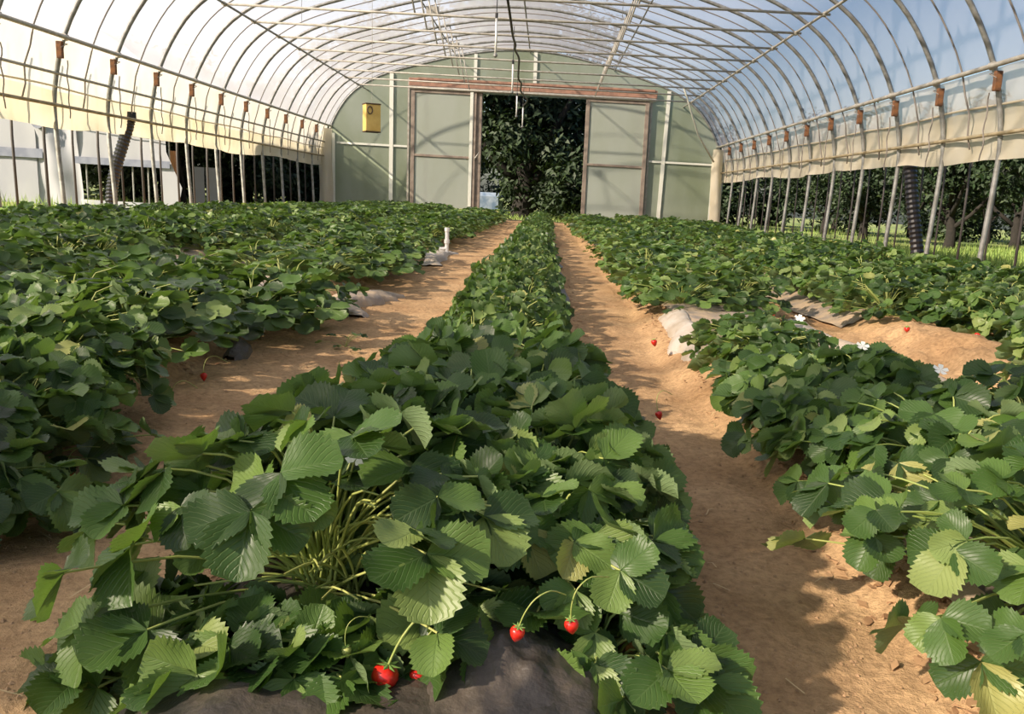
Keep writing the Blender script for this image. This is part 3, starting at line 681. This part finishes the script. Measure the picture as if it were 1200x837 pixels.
# ------------------------------------------------------------------ planting
PLANTS = []      # (bed, x, y, R, H)
def in_gap(bed, x, y):
    if bed == 'first left' and 4.15 < y < 4.95 and x > -1.75: return True
    if bed == 'first left' and 3.0 < y < 3.25 and x > -1.35: return True
    if bed == 'first left' and 7.9 < y < 9.3 and x > -1.55: return True
    if bed == 'first right' and 3.35 < y < 4.6 and x < 0.86: return True
    if bed == 'first right' and 2.4 < y < 4.6 and x > 1.15: return True
    if bed == 'second right' and 3.1 < y < 4.3 and x < 2.2: return True
    if bed == 'second left' and 5.2 < y < 6.0 and x > -2.7: return True
    return False
def build_layout():
    r = random.Random(5)
    # the nearest plants of the centre bed stand where the photograph has them
    PLANTS.extend([('centre', -0.28, 1.06, 0.285, 0.25), ('centre', -0.28, 1.34, 0.21, 0.235), ('centre', -0.12, 1.22, 0.17, 0.20), ('centre', 0.02, 1.12, 0.18, 0.16), ('centre', 0.01, 1.36, 0.205, 0.215), ('centre', -0.50, 1.04, 0.12, 0.08),
                   ('centre', 0.10, 0.98, 0.115, 0.09), ('centre', -0.44, 0.92, 0.10, 0.06), ('centre', -0.335, 0.89, 0.09, 0.045), ('centre', -0.245, 0.875, 0.075, 0.04), ('centre', -0.09, 0.97, 0.08, 0.06), ('centre', -0.14, 1.50, 0.23, 0.235),
                   ('centre', -0.27, 1.72, 0.20, 0.21), ('centre', 0.0, 1.68, 0.19, 0.22), ('centre', -0.20, 1.98, 0.20, 0.215), ('centre', -0.01, 2.02, 0.185, 0.22),
                   ('centre', -0.16, 2.22, 0.19, 0.21)])
    PLANTS.extend([('first left', -1.10, 1.40, 0.25, 0.22), ('first left', -1.16, 1.72, 0.25, 0.235), ('first left', -1.26, 2.05, 0.25, 0.24), ('first left', -1.38, 2.36, 0.25, 0.24), ('first left', -1.62, 2.10, 0.29, 0.25), ('first left', -1.55, 1.75, 0.28, 0.25), ('first left', -1.78, 2.42, 0.29, 0.25)])
    for bed, (c, w) in BEDS.items():
        y = {'centre': 2.40, 'first right': 0.98, 'first left': 2.66}.get(bed, 1.5)+0.1*r.random()
        side = 1
        while y < WALL_Y-0.55:
            jx = side*w*0.46+r.uniform(-0.05, 0.05); x = c+jx
            R = w*0.86*r.uniform(0.88, 1.10); H = r.uniform(0.20, 0.265)
            if bed == 'first left': H = r.uniform(0.19, 0.24); x += 0.12 if y > 5 else 0.08
            if bed == 'first left' and 3.3 < y < 4.1: x += 0.10; H += 0.03
            if bed == 'first right': H = r.uniform(0.175, 0.225)
            if bed == 'centre': x = c+0.02+side*0.055+r.uniform(-0.02, 0.02); R = 0.185*r.uniform(0.88, 1.08); H = r.uniform(0.18, 0.235)
            if bed == 'fourth left': H *= 0.75
            if bed == 'first right' and 1.95 < y < 4.6: x = min(x, 0.86)-0.02; R = min(R, 0.21); H *= 0.82
            if bed == 'second right' and 3.0 < y < 4.5: x = max(x, 2.32); R = min(R, 0.25)
            if not in_gap(bed, x, y): PLANTS.append((bed, x, y, R, H))
            side = -side; y += r.uniform(0.17, 0.22) if bed != 'centre' else r.uniform(0.15, 0.20)
            if y > 7: y += 0.10
build_layout()
def in_view(x, y, m=230):
    p = project((x, y, 0.3)); 
    return p is not None and -m < p[0] < 1200+m and p[1] < 837+m*1.1
todo = [p for p in PLANTS if in_view(p[1], p[2])]
todo.sort(key=lambda p: math.hypot(p[1], p[2]))
single, mass = todo[:298], todo[298:]
counter = {}; roots = []
order = sorted(single, key=lambda p: p[2])
rank = {}
for p in order:
    counter[p[0]] = counter.get(p[0], 0)+1; rank[p] = counter[p[0]]
def new_leaf_object(me, parent, name, Mx):
    o = bpy.data.objects.new(name, me); COL.objects.link(o); o.parent = parent; o.matrix_basis = Mx; return o
n_near = n_mid = 0
for p in single:
    bed, x, y, R, H = p; dist = math.hypot(x, y); z = gh(x, y)-0.015
    r = random.Random(int(x*1000)*7+int(y*1000))
    vis_now = in_view(x, y, 190)
    size_word = 'large' if R*H > 0.080 else ('small' if R*H < 0.056 else 'leafy')
    lab = '%s green strawberry plant in the %s bed, %s from the front' % (size_word, bed, ordinal(rank[p]))
    if dist < 2.6 and vis_now:
        n_near += 1
        root = empty('strawberry_plant', (x, y, z))
        front = (bed == 'centre' and R > 0.28 and y < 1.2)
        bare = (lambda X, Y, Z: (-0.12 < X < 0.11 and Y < 0.0 and 0.035 < Z < 0.20)) if front else None
        N = 112 if R > 0.2 else (64 if R > 0.15 else (34 if R > 0.1 else 22))
        Lf = 0.068 if bed == 'centre' else 0.064
        for hub, d, n, l in plant_leaves(r, N, R*1.08, H*1.02, Lf, bare=bare):
            st = (r.uniform(-0.02, 0.02), r.uniform(-0.02, 0.02), 0)
            P = spline([tuple(a) for a in petiole_pts(hub, st)], 2)
            mb = MB().tube(P, [0.0024-0.0010*i/len(P) for i in range(len(P))], 5, False)
            me = mesh_of('leaf', np.array([tuple(a) for a in mb.v]), mb.f, M['petiole'], True)
            lf = new_leaf_object(me, root, 'leaf', Matrix.Identity(4))
            for Q in trifoliate(r, d, n, l):
                new_leaf_object(HIGH_ME[r.randrange(10)], lf, 'leaflet', Matrix.Translation(hub) @ Q.to_4x4())
        if front:
            for k in range(44):       # long bare stalks leaning towards the camera
                a = r.uniform(-2.9, -0.4); rr = r.uniform(0.09, 0.25); hz = r.uniform(0.015, 0.21)
                tip = Vector((rr*math.cos(a)+0.02, rr*math.sin(a)*0.9, hz))
                P = spline([tuple(q) for q in petiole_pts(tip, (0.02+r.uniform(-0.05, 0.05), r.uniform(-0.05, 0.0), 0))], 3)
                mb = MB().tube(P, [0.0025-0.0014*i/len(P) for i in range(len(P))], 5, False)
                new_leaf_object(mesh_of('stalk', np.array([tuple(q) for q in mb.v]), mb.f, M['petiole'], True), root, 'stalk', Matrix.Identity(4))
    elif dist < 6.6 and vis_now:
        n_mid += 1
        root = empty('strawberry_plant', (x, y, z)); N = 66 if dist < 4.5 else 50
        for i in range(N):
            q = math.sqrt((i+0.5)/N); vi = min(8, int(q*q*9))+9*r.randrange(3)
            Mx = Matrix.Rotation(i*2.39996+r.uniform(-0.5, 0.5), 4, 'Z') @ Matrix.Rotation(r.uniform(-0.14, 0.14), 4, 'X') @ Matrix.Diagonal((R/0.27*r.uniform(0.9, 1.1), R/0.27*r.uniform(0.9, 1.1), H/0.27*r.uniform(0.85, 1.12), 1))
            new_leaf_object(LEAF_ME[vi], root, 'leaf', Mx)
    else:
        root = bpy.data.objects.new('strawberry_plant', FAR_ME[r.randrange(9)]); COL.objects.link(root)
        root.location = (x, y, z+0.015); root.rotation_euler = (0, 0, r.uniform(0, 6.28)); root.scale = (R/0.27, R/0.27, H/0.27)
    tag(root, lab, 'plant', 'strawberry plants in the %s bed' % bed)
    roots.append(root)
def mass_foliage():
    V = []; Fc = []; T = []; off = 0; base = [plant_mesh(700+s, 50, 0.27, 0.27, 0.066, LOW) for s in range(4)]
    for bed, x, y, R, H in mass:
        v, f, t, mi = base[rnd.randrange(4)]; a = rnd.uniform(0, 6.28); c, s = math.cos(a), math.sin(a)
        w = v @ np.array(((c, s, 0), (-s, c, 0), (0, 0, 1)))*np.array((R/0.27*1.1, R/0.27*1.1, H/0.27))+np.array((x, y, gh(x, y)))
        V.append(w); Fc.append(np.array(f)+off); T.append((t+rnd.random()) % 1.0); off += len(v)
    if V:
        o = bpy.data.objects.new('strawberry_foliage', mesh_of('strawberry_foliage', np.concatenate(V), np.concatenate(Fc), M['leaf_far'], True, tint=np.concatenate(T))); COL.objects.link(o)
        tag(o, 'distant green strawberry plants at the back of the beds', 'plants', kind='stuff')
mass_foliage()
print('plants', len(todo), 'near', n_near, 'mid', n_mid, 'mass', len(mass))

def nearest(p):
    return min(roots, key=lambda q: (Vector(q.location)-Vector(p)).length + (5 if q.type == 'MESH' else 0))
BERRIES = [(455, 797, 0.93, 0.034, 1), (490, 792, 0.95, 0.022, 1), (608, 741, 0.90, 0.018, 1), (669, 732, 0.93, 0.018, 1), (1151, 810, 1.16, 0.022, 1), (1195, 738, 1.3, 0.020, 1),
           (405, 764, 0.93, 0.012, 0), (12, 603, 1.62, 0.024, 1), (84, 574, 1.75, 0.021, 1), (239, 463, 2.7, 0.024, 1), (200, 488, 2.4, 0.022, 1), (766, 404, 3.5, 0.028, 1), (812, 429, 3.2, 0.026, 1),
           (880, 428, 2.9, 0.024, 1), (984, 523, 2.0, 0.022, 1), (992, 527, 2.0, 0.018, 1), (771, 488, 2.3, 0.022, 1), (1143, 421, 3.9, 0.030, 1), (1000, 412, 3.6, 0.024, 1), (410, 343, 5.1, 0.032, 1),
           (1082, 594, 1.7, 0.018, 0), (1172, 691, 1.35, 0.017, 0), (660, 605, 1.4, 0.018, 0), (958, 395, 3.7, 0.026, 1), (905, 372, 4.4, 0.026, 1), (1062, 395, 4.1, 0.03, 1), (1125, 775, 1.2, 0.014, 0)]
for px, py, d, s, ripe in BERRIES:
    w = unproject(px, py-6, d)
    g = gh(w.x, w.y)+1.15*s
    if w.z < g: w.z = g
    add_berry(nearest(w), w, s, (rnd.uniform(-0.35, 0.35), rnd.uniform(-0.35, 0.35)), BERRY_ME if ripe else GREEN_ME, stalk=d < 3)
fv = [(0, 0, 0.004)]; ff_ = []
for k in range(5):
    for t, q in ((-0.5, 0.011), (-0.28, 0.017), (0.28, 0.017), (0.5, 0.011)):
        a = (k+t*0.86)*2*math.pi/5; fv.append((q*math.cos(a), q*math.sin(a), 0.004+0.002*(q > 0.012)))
    ff_.append((0, 4*k+1, 4*k+2, 4*k+3, 4*k+4))
FLOWER_ME = mesh_of('flower', fv, ff_, M['petal'])
for px, py, d in ((585, 548, 1.62), (700, 590, 1.45), (1003, 470, 2.2), (1090, 520, 1.9), (930, 440, 2.7), (275, 520, 1.3), (420, 600, 1.1)):
    w = unproject(px, py, d); pl = nearest(w)
    w.z = max(w.z, gh(w.x, w.y)+0.2)
    new_leaf_object(FLOWER_ME, pl, 'flower', Matrix.Translation(w-Vector(pl.location)) @ Matrix.Rotation(0.6, 4, 'X'))
# single low plants and sprigs out on the paths
sp = unproject(405, 398, 3.45)
o = empty('weed_sprig', (sp.x, sp.y, gh(sp.x, sp.y)))
for i in range(9):
    new_leaf_object(LEAF_ME[(i*4) % 27], o, 'leaf', Matrix.Rotation(i*0.9, 4, 'Z') @ Matrix.Diagonal((0.42, 0.42, 0.22, 1)))
tag(o, 'small leafy sprig growing alone on the left path', 'weed')

# ------------------------------------------------------------------ plastic mulch over the beds
def mulch(bed, label, segs):
    c, w = BEDS[bed]; root = empty('mulch_film', (c, 8, gz(c)))
    for n, (y0, y1, xa, xb, lift) in enumerate(segs):
        ys = np.arange(y0, y1, 0.035 if y1 < 8 else 0.12); xs = np.linspace(xa, xb, 26)
        X, Y = np.meshgrid(xs, ys)
        edge = 0.05*vnoise(Y*2.3, Y*0+n, 41); X = X + edge*np.clip((np.abs(X-c)/w-0.5)*2, 0, 1)*np.sign(X-c)
        Z = ground_h(X, Y)+0.012+lift*np.exp(-((np.abs(X-c)-w-0.04)/0.06)**2)*(0.6+0.5*vnoise(Y*5, Y*0, 5)) + 0.012*vnoise(X*14+Y*6, Y*9, 42)+0.007*np.abs(vnoise(X*30, Y*22, 43))
        t = np.clip((np.abs(X-c)-(w+0.10))/0.06, 0, 1); Z = Z-0.04*t
        nx = len(xs); i = np.arange((len(ys)-1)*nx).reshape(-1, nx)[:, :-1].ravel()
        v = np.stack([X.ravel(), Y.ravel(), Z.ravel()], 1)-np.array(root.location)
        o = bpy.data.objects.new('film_strip', mesh_of('film_strip', v, np.stack([i, i+1, i+nx+1, i+nx], 1), M['mulch_dark'] if bed == 'centre' else M['mulch'], True)); COL.objects.link(o); o.parent = root
    tag(root, label, 'plastic film'); return root
mc = mulch('centre', 'dusty plastic mulch film under the centre bed plants', [(0.45, 22.0, -0.46, 0.13, 0.0)])
mulch('first left', 'dusty plastic mulch film under the first bed left of the centre', [(1.0, 22.0, -2.0, -1.36, 0.0)])
mulch('first right', 'dusty grey plastic mulch film under the first bed right of the centre', [(0.85, 22.0, 0.68, 1.36, 0.01)])
mulch('second right', 'dusty plastic mulch film under the second bed right of the centre', [(4.8, 22.0, 1.70, 2.55, 0.02)])
mulch('second left', 'dusty plastic mulch film under the second bed left of the centre', [(3.0, 22.0, -3.15, -2.33, 0.02)])
# crumpled fold of film at the front end of the centre bed
def fold():
    p = unproject(598, 836, 0.965); xs = np.linspace(-0.125, 0.125, 46); ys = np.linspace(-0.22, 0.14, 44); X, Y = np.meshgrid(xs, ys)
    A = 0.040*np.exp(-(np.abs(X+0.015)/0.075)**2.6-(np.abs(Y)/0.075)**2.2)
    pk = 0.024*np.exp(-((X+0.048)/0.014)**2-((Y+0.01)/0.035)**2)
    cre = 0.010*np.abs(vnoise(X*42+Y*18, Y*20, 51))+0.007*vnoise(X*70, Y*60, 52)
    Z = A+pk+cre*np.clip(A/0.03, 0.3, 1)-0.03*np.clip((np.abs(X)-0.09)/0.035, 0, 1)-0.03*np.clip((np.abs(Y+0.04)-0.13)/0.04, 0, 1)
    v = np.stack([X.ravel()+p.x, Y.ravel()+p.y+0.03, Z.ravel()+gh(p.x, 1.0)-0.005], 1)-np.array(mc.location)
    nx = len(xs); i = np.arange((len(ys)-1)*nx).reshape(-1, nx)[:, :-1].ravel()
    o = bpy.data.objects.new('crumpled_fold', mesh_of('crumpled_fold', v, np.stack([i, i+1, i+nx+1, i+nx], 1), M['mulch_dark'], True)); COL.objects.link(o); o.parent = mc
    o['label'] = 'crumpled dark plastic fold at the front of the bed'
fold()
# loose rumpled sheets of film lying in the gaps of the beds
def rumpled(pts, width, label, seed, m='mulch', h=0.03):
    P = spline(pts, 10); V = []; nx = 14; h0 = h
    for i, q in enumerate(P):
        h = h0*math.sin(math.pi*min(1, (i+0.3)/len(P)))**0.6
        a = Vector(P[min(i+1, len(P)-1)])-Vector(P[max(i-1, 0)]); s = Vector((a.y, -a.x)).normalized(); wd = width*(0.75+0.35*float(vnoise(i*0.35, seed, 61)))
        for k in range(nx):
            t = k/(nx-1)*2-1; x = q[0]+s.x*t*wd/2; y = q[1]+s.y*t*wd/2
            z = gh(x, y)+0.008+h*(1-t*t)*(0.75+0.3*float(vnoise(i*0.17, t*1.5+seed, 62)))+0.007*abs(float(vnoise(i*0.35+k*0.5, k*0.6, 63)))-0.02*(abs(t) > 0.95)
            V.append((x, y, z))
    f = [(i*nx+k, i*nx+k+1, (i+1)*nx+k+1, (i+1)*nx+k) for i in range(len(P)-1) for k in range(nx-1)]
    tag(put('rumpled_film', MB().add(V, f), M[m], None, True, slope=False), label, 'plastic film')
rumpled([(-1.02, 4.15), (-1.06, 4.5), (-1.0, 4.85), (-0.98, 5.2)], 0.30, 'rumpled grey plastic edge beside the bare patch of the first left bed', 1, h=0.07)
rumpled([(-1.13, 2.95), (-1.16, 3.15), (-1.30, 3.32)], 0.09, 'small dark twist of plastic at the edge of the first left bed', 2, 'mulch_dark', 0.04)
rumpled([(0.66, 3.15), (0.64, 3.5), (0.66, 3.9), (0.68, 4.4)], 0.20, 'pale dusty plastic edge beside the path right of the centre bed', 3, m='mulch_pale', h=0.05)
rumpled([(1.50, 2.75), (1.53, 3.2), (1.50, 3.7), (1.46, 4.3), (1.50, 5.0)], 0.17, 'long grey plastic strip between the two right beds', 4, m='mulch_pale', h=0.045)
rumpled([(-1.02, 7.6), (-1.1, 8.3), (-1.05, 9.2)], 0.3, 'white dusty plastic heap beside the stand pipe', 5, m='mulch_pale', h=0.06)
rumpled([(0.73, 1.05), (0.72, 1.35), (0.70, 1.6)], 0.12, 'dark plastic edge under the nearest right bed leaves', 6, 'mulch_dark', 0.015)

# ------------------------------------------------------------------ crumbs, litter, straw
def scatter_stuff(name, n, m, label, maker, where, cat):
    V = []; Fc = []; off = 0
    for _ in range(n):
        x, y = where(); v, f = maker(); a = rnd.uniform(0, 6.28); c, s = math.cos(a), math.sin(a); z = gh(x, y)
        for q in v: V.append((q[0]*c-q[1]*s+x, q[0]*s+q[1]*c+y, q[2]+z))
        Fc.extend(tuple(i+off for i in g) for g in f); off += len(v)
    o = bpy.data.objects.new(name, mesh_of(name, np.array(V), Fc, m)); COL.objects.link(o); tag(o, label, cat, kind='stuff')
def clod():
    s = rnd.uniform(0.0008, 0.0035)*(2 if rnd.random() < 0.04 else 1); j = lambda: rnd.uniform(0.7, 1.3)*s
    return [(-j(), -j(), 0), (j(), -j(), 0), (j(), j(), 0), (-j(), j(), 0), (0, 0, j()*1.1), (0, 0, -s)], [(0,1,4),(1,2,4),(2,3,4),(3,0,4)]
def chip():
    l = rnd.uniform(0.006, 0.018); w = l*rnd.uniform(0.3, 0.6); h = rnd.uniform(0.001, 0.008)
    return [(-l, -w*0.4, 0.002), (0, -w, h), (l, -w*0.3, 0.003), (l*0.9, w*0.4, h), (0, w, 0.003), (-l*0.9, w*0.3, h*0.7)], [(0,1,4,5),(1,2,3,4)]
def straw():
    l = rnd.uniform(0.02, 0.09); b = rnd.uniform(-0.01, 0.01); r_ = 0.0011
    return [(-l/2, -r_, 0.004), (-l/2, r_, 0.004), (0, b-r_, 0.008), (0, b+r_, 0.008), (l/2, -r_, 0.004), (l/2, r_, 0.004)], [(0,2,3,1),(2,4,5,3)]
def on_paths():
    while True:
        y = 0.9+8*rnd.random()**1.8; x = rnd.choice([rnd.uniform(0.14, 0.70), rnd.uniform(-1.2, -0.48), rnd.uniform(1.4, 1.75)])
        return x, y
def at_edges():
    y = 0.95+9*rnd.random()**1.6; e = rnd.choice([0.62, 0.62, 0.66, 0.18, -1.2, -0.52, 1.55]); return e+rnd.gauss(0, 0.035), y
scatter_stuff('soil_crumbs', 5200, M['clod'], 'loose brown soil crumbs scattered on the paths', clod, on_paths, 'soil')
scatter_stuff('leaf_litter', 3200, M['litter'], 'dry brown leaf bits along the bed edges', chip, at_edges, 'litter')
scatter_stuff('straw_bits', 260, M['straw'], 'pale dry straw bits lying on the paths', straw, lambda: on_paths() if rnd.random() < 0.5 else at_edges(), 'straw')

# ------------------------------------------------------------------ trees outside
def crown_mesh(seed, n, leaf, rx, rz, z0, hollow=0.55):
    r = np.random.default_rng(seed); nb_ = 26
    d = r.normal(size=(nb_, 3)); d /= np.linalg.norm(d, axis=1)[:, None]; cen = d*np.array((rx, rx, rz))*r.uniform(0.3, 0.85, (nb_, 1)); rad = r.uniform(0.26, 0.46, nb_)*min(rx, rz)
    k = r.integers(0, nb_, n); q = r.normal(size=(n, 3)); q /= np.linalg.norm(q, axis=1)[:, None]
    P = cen[k]+q*(rad[k]*r.uniform(hollow, 1.05, n))[:, None]; P[:, 2] = P[:, 2]+z0+rz
    a = r.normal(size=(n, 3)); a /= np.linalg.norm(a, axis=1)[:, None]; nn = q*0.7+np.array((0, 0, 0.6))+r.normal(size=(n, 3))*0.5
    b = np.cross(nn, a); b /= np.linalg.norm(b, axis=1)[:, None]; a = np.cross(b, nn); a /= np.linalg.norm(a, axis=1)[:, None]
    L = (leaf*r.uniform(0.6, 1.3, n))[:, None]
    V = np.stack([P-a*L, P+b*L*0.45+a*L*0.1, P+a*L-np.array((0, 0, 0.3))*L, P-b*L*0.45+a*L*0.1], 1).reshape(-1, 3)
    Fc = np.arange(n*4).reshape(-1, 4); T = np.repeat(r.random(n), 4)
    return mesh_of('crown', V, Fc, M['tree_leaf'], False, tint=T)
def trunk_mesh(seed, h, r0, nb_=6, spread=1.4):
    r = random.Random(seed); mb = MB(); pts = [(0.05*math.sin(i*1.3+seed)*i/3, 0.05*math.cos(i+seed)*i/3, h*i/6) for i in range(7)]
    mb.tube([(0, 0, -0.1)]+pts[1:], [r0*(1.25 if i == 0 else 1-0.09*i) for i in range(7)], 10)
    for k in range(nb_):
        a = k*2.4+r.uniform(-0.3, 0.3); s = pts[min(6, 2+k % 4)]; l = spread*r.uniform(0.7, 1.2)
        mb.tube([s, (s[0]+math.cos(a)*l*0.4, s[1]+math.sin(a)*l*0.4, s[2]+l*0.35), (s[0]+math.cos(a)*l, s[1]+math.sin(a)*l, s[2]+l*1.1)], [r0*0.5, r0*0.35, r0*0.12], 7)
    return mesh_of('trunk', np.array([tuple(a) for a in mb.v]), mb.f, M['bark'], True)
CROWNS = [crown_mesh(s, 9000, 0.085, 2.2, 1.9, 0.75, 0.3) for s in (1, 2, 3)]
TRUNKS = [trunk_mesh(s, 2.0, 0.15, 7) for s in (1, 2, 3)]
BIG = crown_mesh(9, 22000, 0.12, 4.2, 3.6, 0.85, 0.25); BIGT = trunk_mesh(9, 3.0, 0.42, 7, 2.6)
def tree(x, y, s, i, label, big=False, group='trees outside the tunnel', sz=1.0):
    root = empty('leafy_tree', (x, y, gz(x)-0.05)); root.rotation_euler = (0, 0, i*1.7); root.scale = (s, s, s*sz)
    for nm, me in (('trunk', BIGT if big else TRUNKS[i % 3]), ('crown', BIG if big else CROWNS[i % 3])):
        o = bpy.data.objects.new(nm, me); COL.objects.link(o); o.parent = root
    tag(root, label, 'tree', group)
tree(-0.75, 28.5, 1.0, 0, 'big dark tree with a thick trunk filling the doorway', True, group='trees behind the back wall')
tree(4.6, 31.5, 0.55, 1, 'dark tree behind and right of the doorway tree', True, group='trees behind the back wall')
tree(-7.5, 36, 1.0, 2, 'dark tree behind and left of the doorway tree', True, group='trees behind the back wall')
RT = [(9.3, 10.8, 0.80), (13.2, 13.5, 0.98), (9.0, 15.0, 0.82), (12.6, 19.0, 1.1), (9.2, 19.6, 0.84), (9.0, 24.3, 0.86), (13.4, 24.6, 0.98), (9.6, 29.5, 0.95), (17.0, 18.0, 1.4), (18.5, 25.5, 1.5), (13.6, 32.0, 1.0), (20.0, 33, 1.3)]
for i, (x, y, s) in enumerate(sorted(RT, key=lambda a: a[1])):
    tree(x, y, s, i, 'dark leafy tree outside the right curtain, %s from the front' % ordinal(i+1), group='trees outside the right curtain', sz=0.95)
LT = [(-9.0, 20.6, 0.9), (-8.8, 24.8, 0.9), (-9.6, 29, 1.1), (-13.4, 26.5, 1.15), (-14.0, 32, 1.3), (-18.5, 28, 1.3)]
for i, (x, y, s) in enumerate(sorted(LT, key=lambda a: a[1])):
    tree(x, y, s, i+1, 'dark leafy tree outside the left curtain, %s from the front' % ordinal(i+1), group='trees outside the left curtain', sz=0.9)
# dense bushes and hedge trees closing the view at ground level
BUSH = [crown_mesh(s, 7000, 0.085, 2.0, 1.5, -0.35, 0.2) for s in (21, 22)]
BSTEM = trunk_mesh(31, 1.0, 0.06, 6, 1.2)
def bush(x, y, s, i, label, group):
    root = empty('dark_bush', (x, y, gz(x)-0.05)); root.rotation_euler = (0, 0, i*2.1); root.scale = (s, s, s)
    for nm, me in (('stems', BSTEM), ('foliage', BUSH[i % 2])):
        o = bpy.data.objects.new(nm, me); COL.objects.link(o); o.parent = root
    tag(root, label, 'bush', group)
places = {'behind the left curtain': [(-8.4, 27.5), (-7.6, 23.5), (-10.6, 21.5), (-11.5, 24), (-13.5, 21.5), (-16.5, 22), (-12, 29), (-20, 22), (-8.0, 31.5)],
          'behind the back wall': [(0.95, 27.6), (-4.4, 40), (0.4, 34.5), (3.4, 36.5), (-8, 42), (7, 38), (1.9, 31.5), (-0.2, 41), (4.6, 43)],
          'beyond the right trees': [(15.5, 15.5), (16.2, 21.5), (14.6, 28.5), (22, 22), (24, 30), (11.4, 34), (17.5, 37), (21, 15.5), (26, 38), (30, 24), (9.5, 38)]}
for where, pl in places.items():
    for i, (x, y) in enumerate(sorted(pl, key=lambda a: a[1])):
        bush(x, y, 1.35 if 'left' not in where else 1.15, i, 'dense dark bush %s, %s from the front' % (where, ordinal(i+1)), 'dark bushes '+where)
# blue-grey sheet seen low through the doorway
tag(put('covered_pile', MB().bevbox(-4.6, -1.75, 33.5, 35.0, -0.1, 0.75, 0.15), M['blue_tarp'], None, False), 'blue-grey covered pile on the lawn behind the doorway tree', 'pile')
# grass tufts
def grass():
    r = np.random.default_rng(3); n = 26000
    x = np.concatenate([r.uniform(5.1, 13, n//2), r.uniform(5.1, 24, n//4), r.uniform(-7, 4, n//8), r.uniform(-11, -6.4, n//8)])
    y = np.concatenate([r.uniform(6, 20, n//2), r.uniform(10, 45, n//4), r.uniform(23.6, 33, n//8), r.uniform(10, 30, n//8)]); N = len(x)
    h = r.uniform(0.06, 0.17, N)*(1+0.7*(vnoise(x*0.8, y*0.8, 9) > 0.2)); a = r.uniform(0, 6.28, N); w = 0.012; g = SLOPE*x-0.04
    lx, ly = r.normal(0, 0.05, N), r.normal(0, 0.05, N)
    V = np.stack([np.stack([x-w*np.cos(a), y-w*np.sin(a), g], 1), np.stack([x+w*np.cos(a), y+w*np.sin(a), g], 1), np.stack([x+lx, y+ly, g+h], 1)], 1).reshape(-1, 3)
    o = bpy.data.objects.new('grass', mesh_of('grass', V, np.arange(N*3).reshape(-1, 3), M['grass'], False, tint=np.repeat(r.random(N), 3))); COL.objects.link(o)
    tag(o, 'bright rough grass growing outside the tunnel', 'grass', kind='stuff')
grass()

# ------------------------------------------------------------------ the neighbouring greenhouse on the left
def neighbour():
    Y = 16.0; X0, X1 = -13.4, -6.95; root = empty('neighbour_greenhouse', ((X0+X1)/2, Y, 0))
    wx0, wx1, wz0, wz1 = -8.95, -7.35, 0.13, 0.80
    mb = MB()
    def wavy(x0, x1, z0, z1, nx, amp):
        v = []
        for j in range(7):
            for i in range(nx+1):
                x = x0+(x1-x0)*i/nx; z = z0+(z1-z0)*j/6
                v.append((x, Y+amp*math.sin(x*9+z*2)+amp*float(vnoise(x*5, z*4, 71)), z))
        return v, [(j*(nx+1)+i, j*(nx+1)+i+1, (j+1)*(nx+1)+i+1, (j+1)*(nx+1)+i) for j in range(6) for i in range(nx)]
    for a in ((X0, -9.75, -0.1, 1.9, 14, 0.012), (wx0, wx1, wz1, 1.9, 10, 0.012), (wx0, wx1, -0.1, wz0, 10, 0.03)):
        put('plastic_wall', MB().add(*wavy(*a)), M['neigh'], root, True)
    put('plastic_wall', MB().add([(wx1, Y, -0.1), (X1-0.12, Y, -0.1), (X1, Y, 0.45), (X1-0.28, Y, 1.1), (X1-0.3, Y, 1.9), (wx1, Y, 1.9)], [(0, 1, 2, 3, 4, 5)]), M['neigh'], root)
    put('loose_sheet', MB().add(*wavy(-9.78, wx0+0.04, -0.1, 1.9, 22, 0.06)), M['neigh'], root, True)
    put('grey_band', MB().box(X0, -9.6, Y-0.05, Y-0.04, 0.86, 1.03), M['band'], root); put('grey_band', MB().box(-8.98, X1-0.2, Y-0.05, Y-0.04, 0.80, 0.93), M['band'], root)
    put('orange_post', MB().bevbox(-8.15, -8.05, Y+2.2, Y+2.3, -0.1, 1.2, 0.01), M['orange_wood'], root)
    for x in (-8.82, -7.92, -7.62, -7.2): put('frame_post', MB().tube([(x, Y+0.06, -0.1), (x, Y+0.06, 1.9)], 0.016, 8), M['galv'], root)
    put('cross_rail', MB().tube([(-9.0, Y-0.06, 1.50), (X1-0.3, Y-0.06, 1.30)], 0.010, 6), M['galv'], root)
    put('fan', MB().tube([(-9.62, Y-0.12, 1.52), (-9.62, Y-0.02, 1.52)], 0.12, 14), M['band'], root)
    for i, x in enumerate((-8.0, -7.7)): put('inner_sheet', MB().box(x, x+0.26, Y+3, Y+3.02, 0.0, 0.9), M['neigh'], root)
    # rounded roof going back
    v = []; n = 18
    for j in range(9):
        y = Y+j*0.9
        for i in range(n+1):
            t = math.pi*i/n; v.append(((X0+X1-0.3)/2-math.cos(t)*(X1-0.3-X0)/2, y, 1.9+1.7*math.sin(t)))
    put('roof_film', MB().add(v, [(j*(n+1)+i, j*(n+1)+i+1, (j+1)*(n+1)+i+1, (j+1)*(n+1)+i) for j in range(8) for i in range(n)]), M['neigh'], root, True)
    gv = [((X0+X1-0.3)/2, Y, 1.9)]+[((X0+X1-0.3)/2-math.cos(math.pi*i/n)*(X1-0.3-X0)/2, Y, 1.9+1.7*math.sin(math.pi*i/n)) for i in range(n+1)]
    put('gable_sheet', MB().add(gv, [(0, i+1, i+2) for i in range(n)]), M['neigh'], root)
    tag(root, 'white plastic greenhouse with a grey band, outside the left curtain', 'greenhouse')
neighbour()
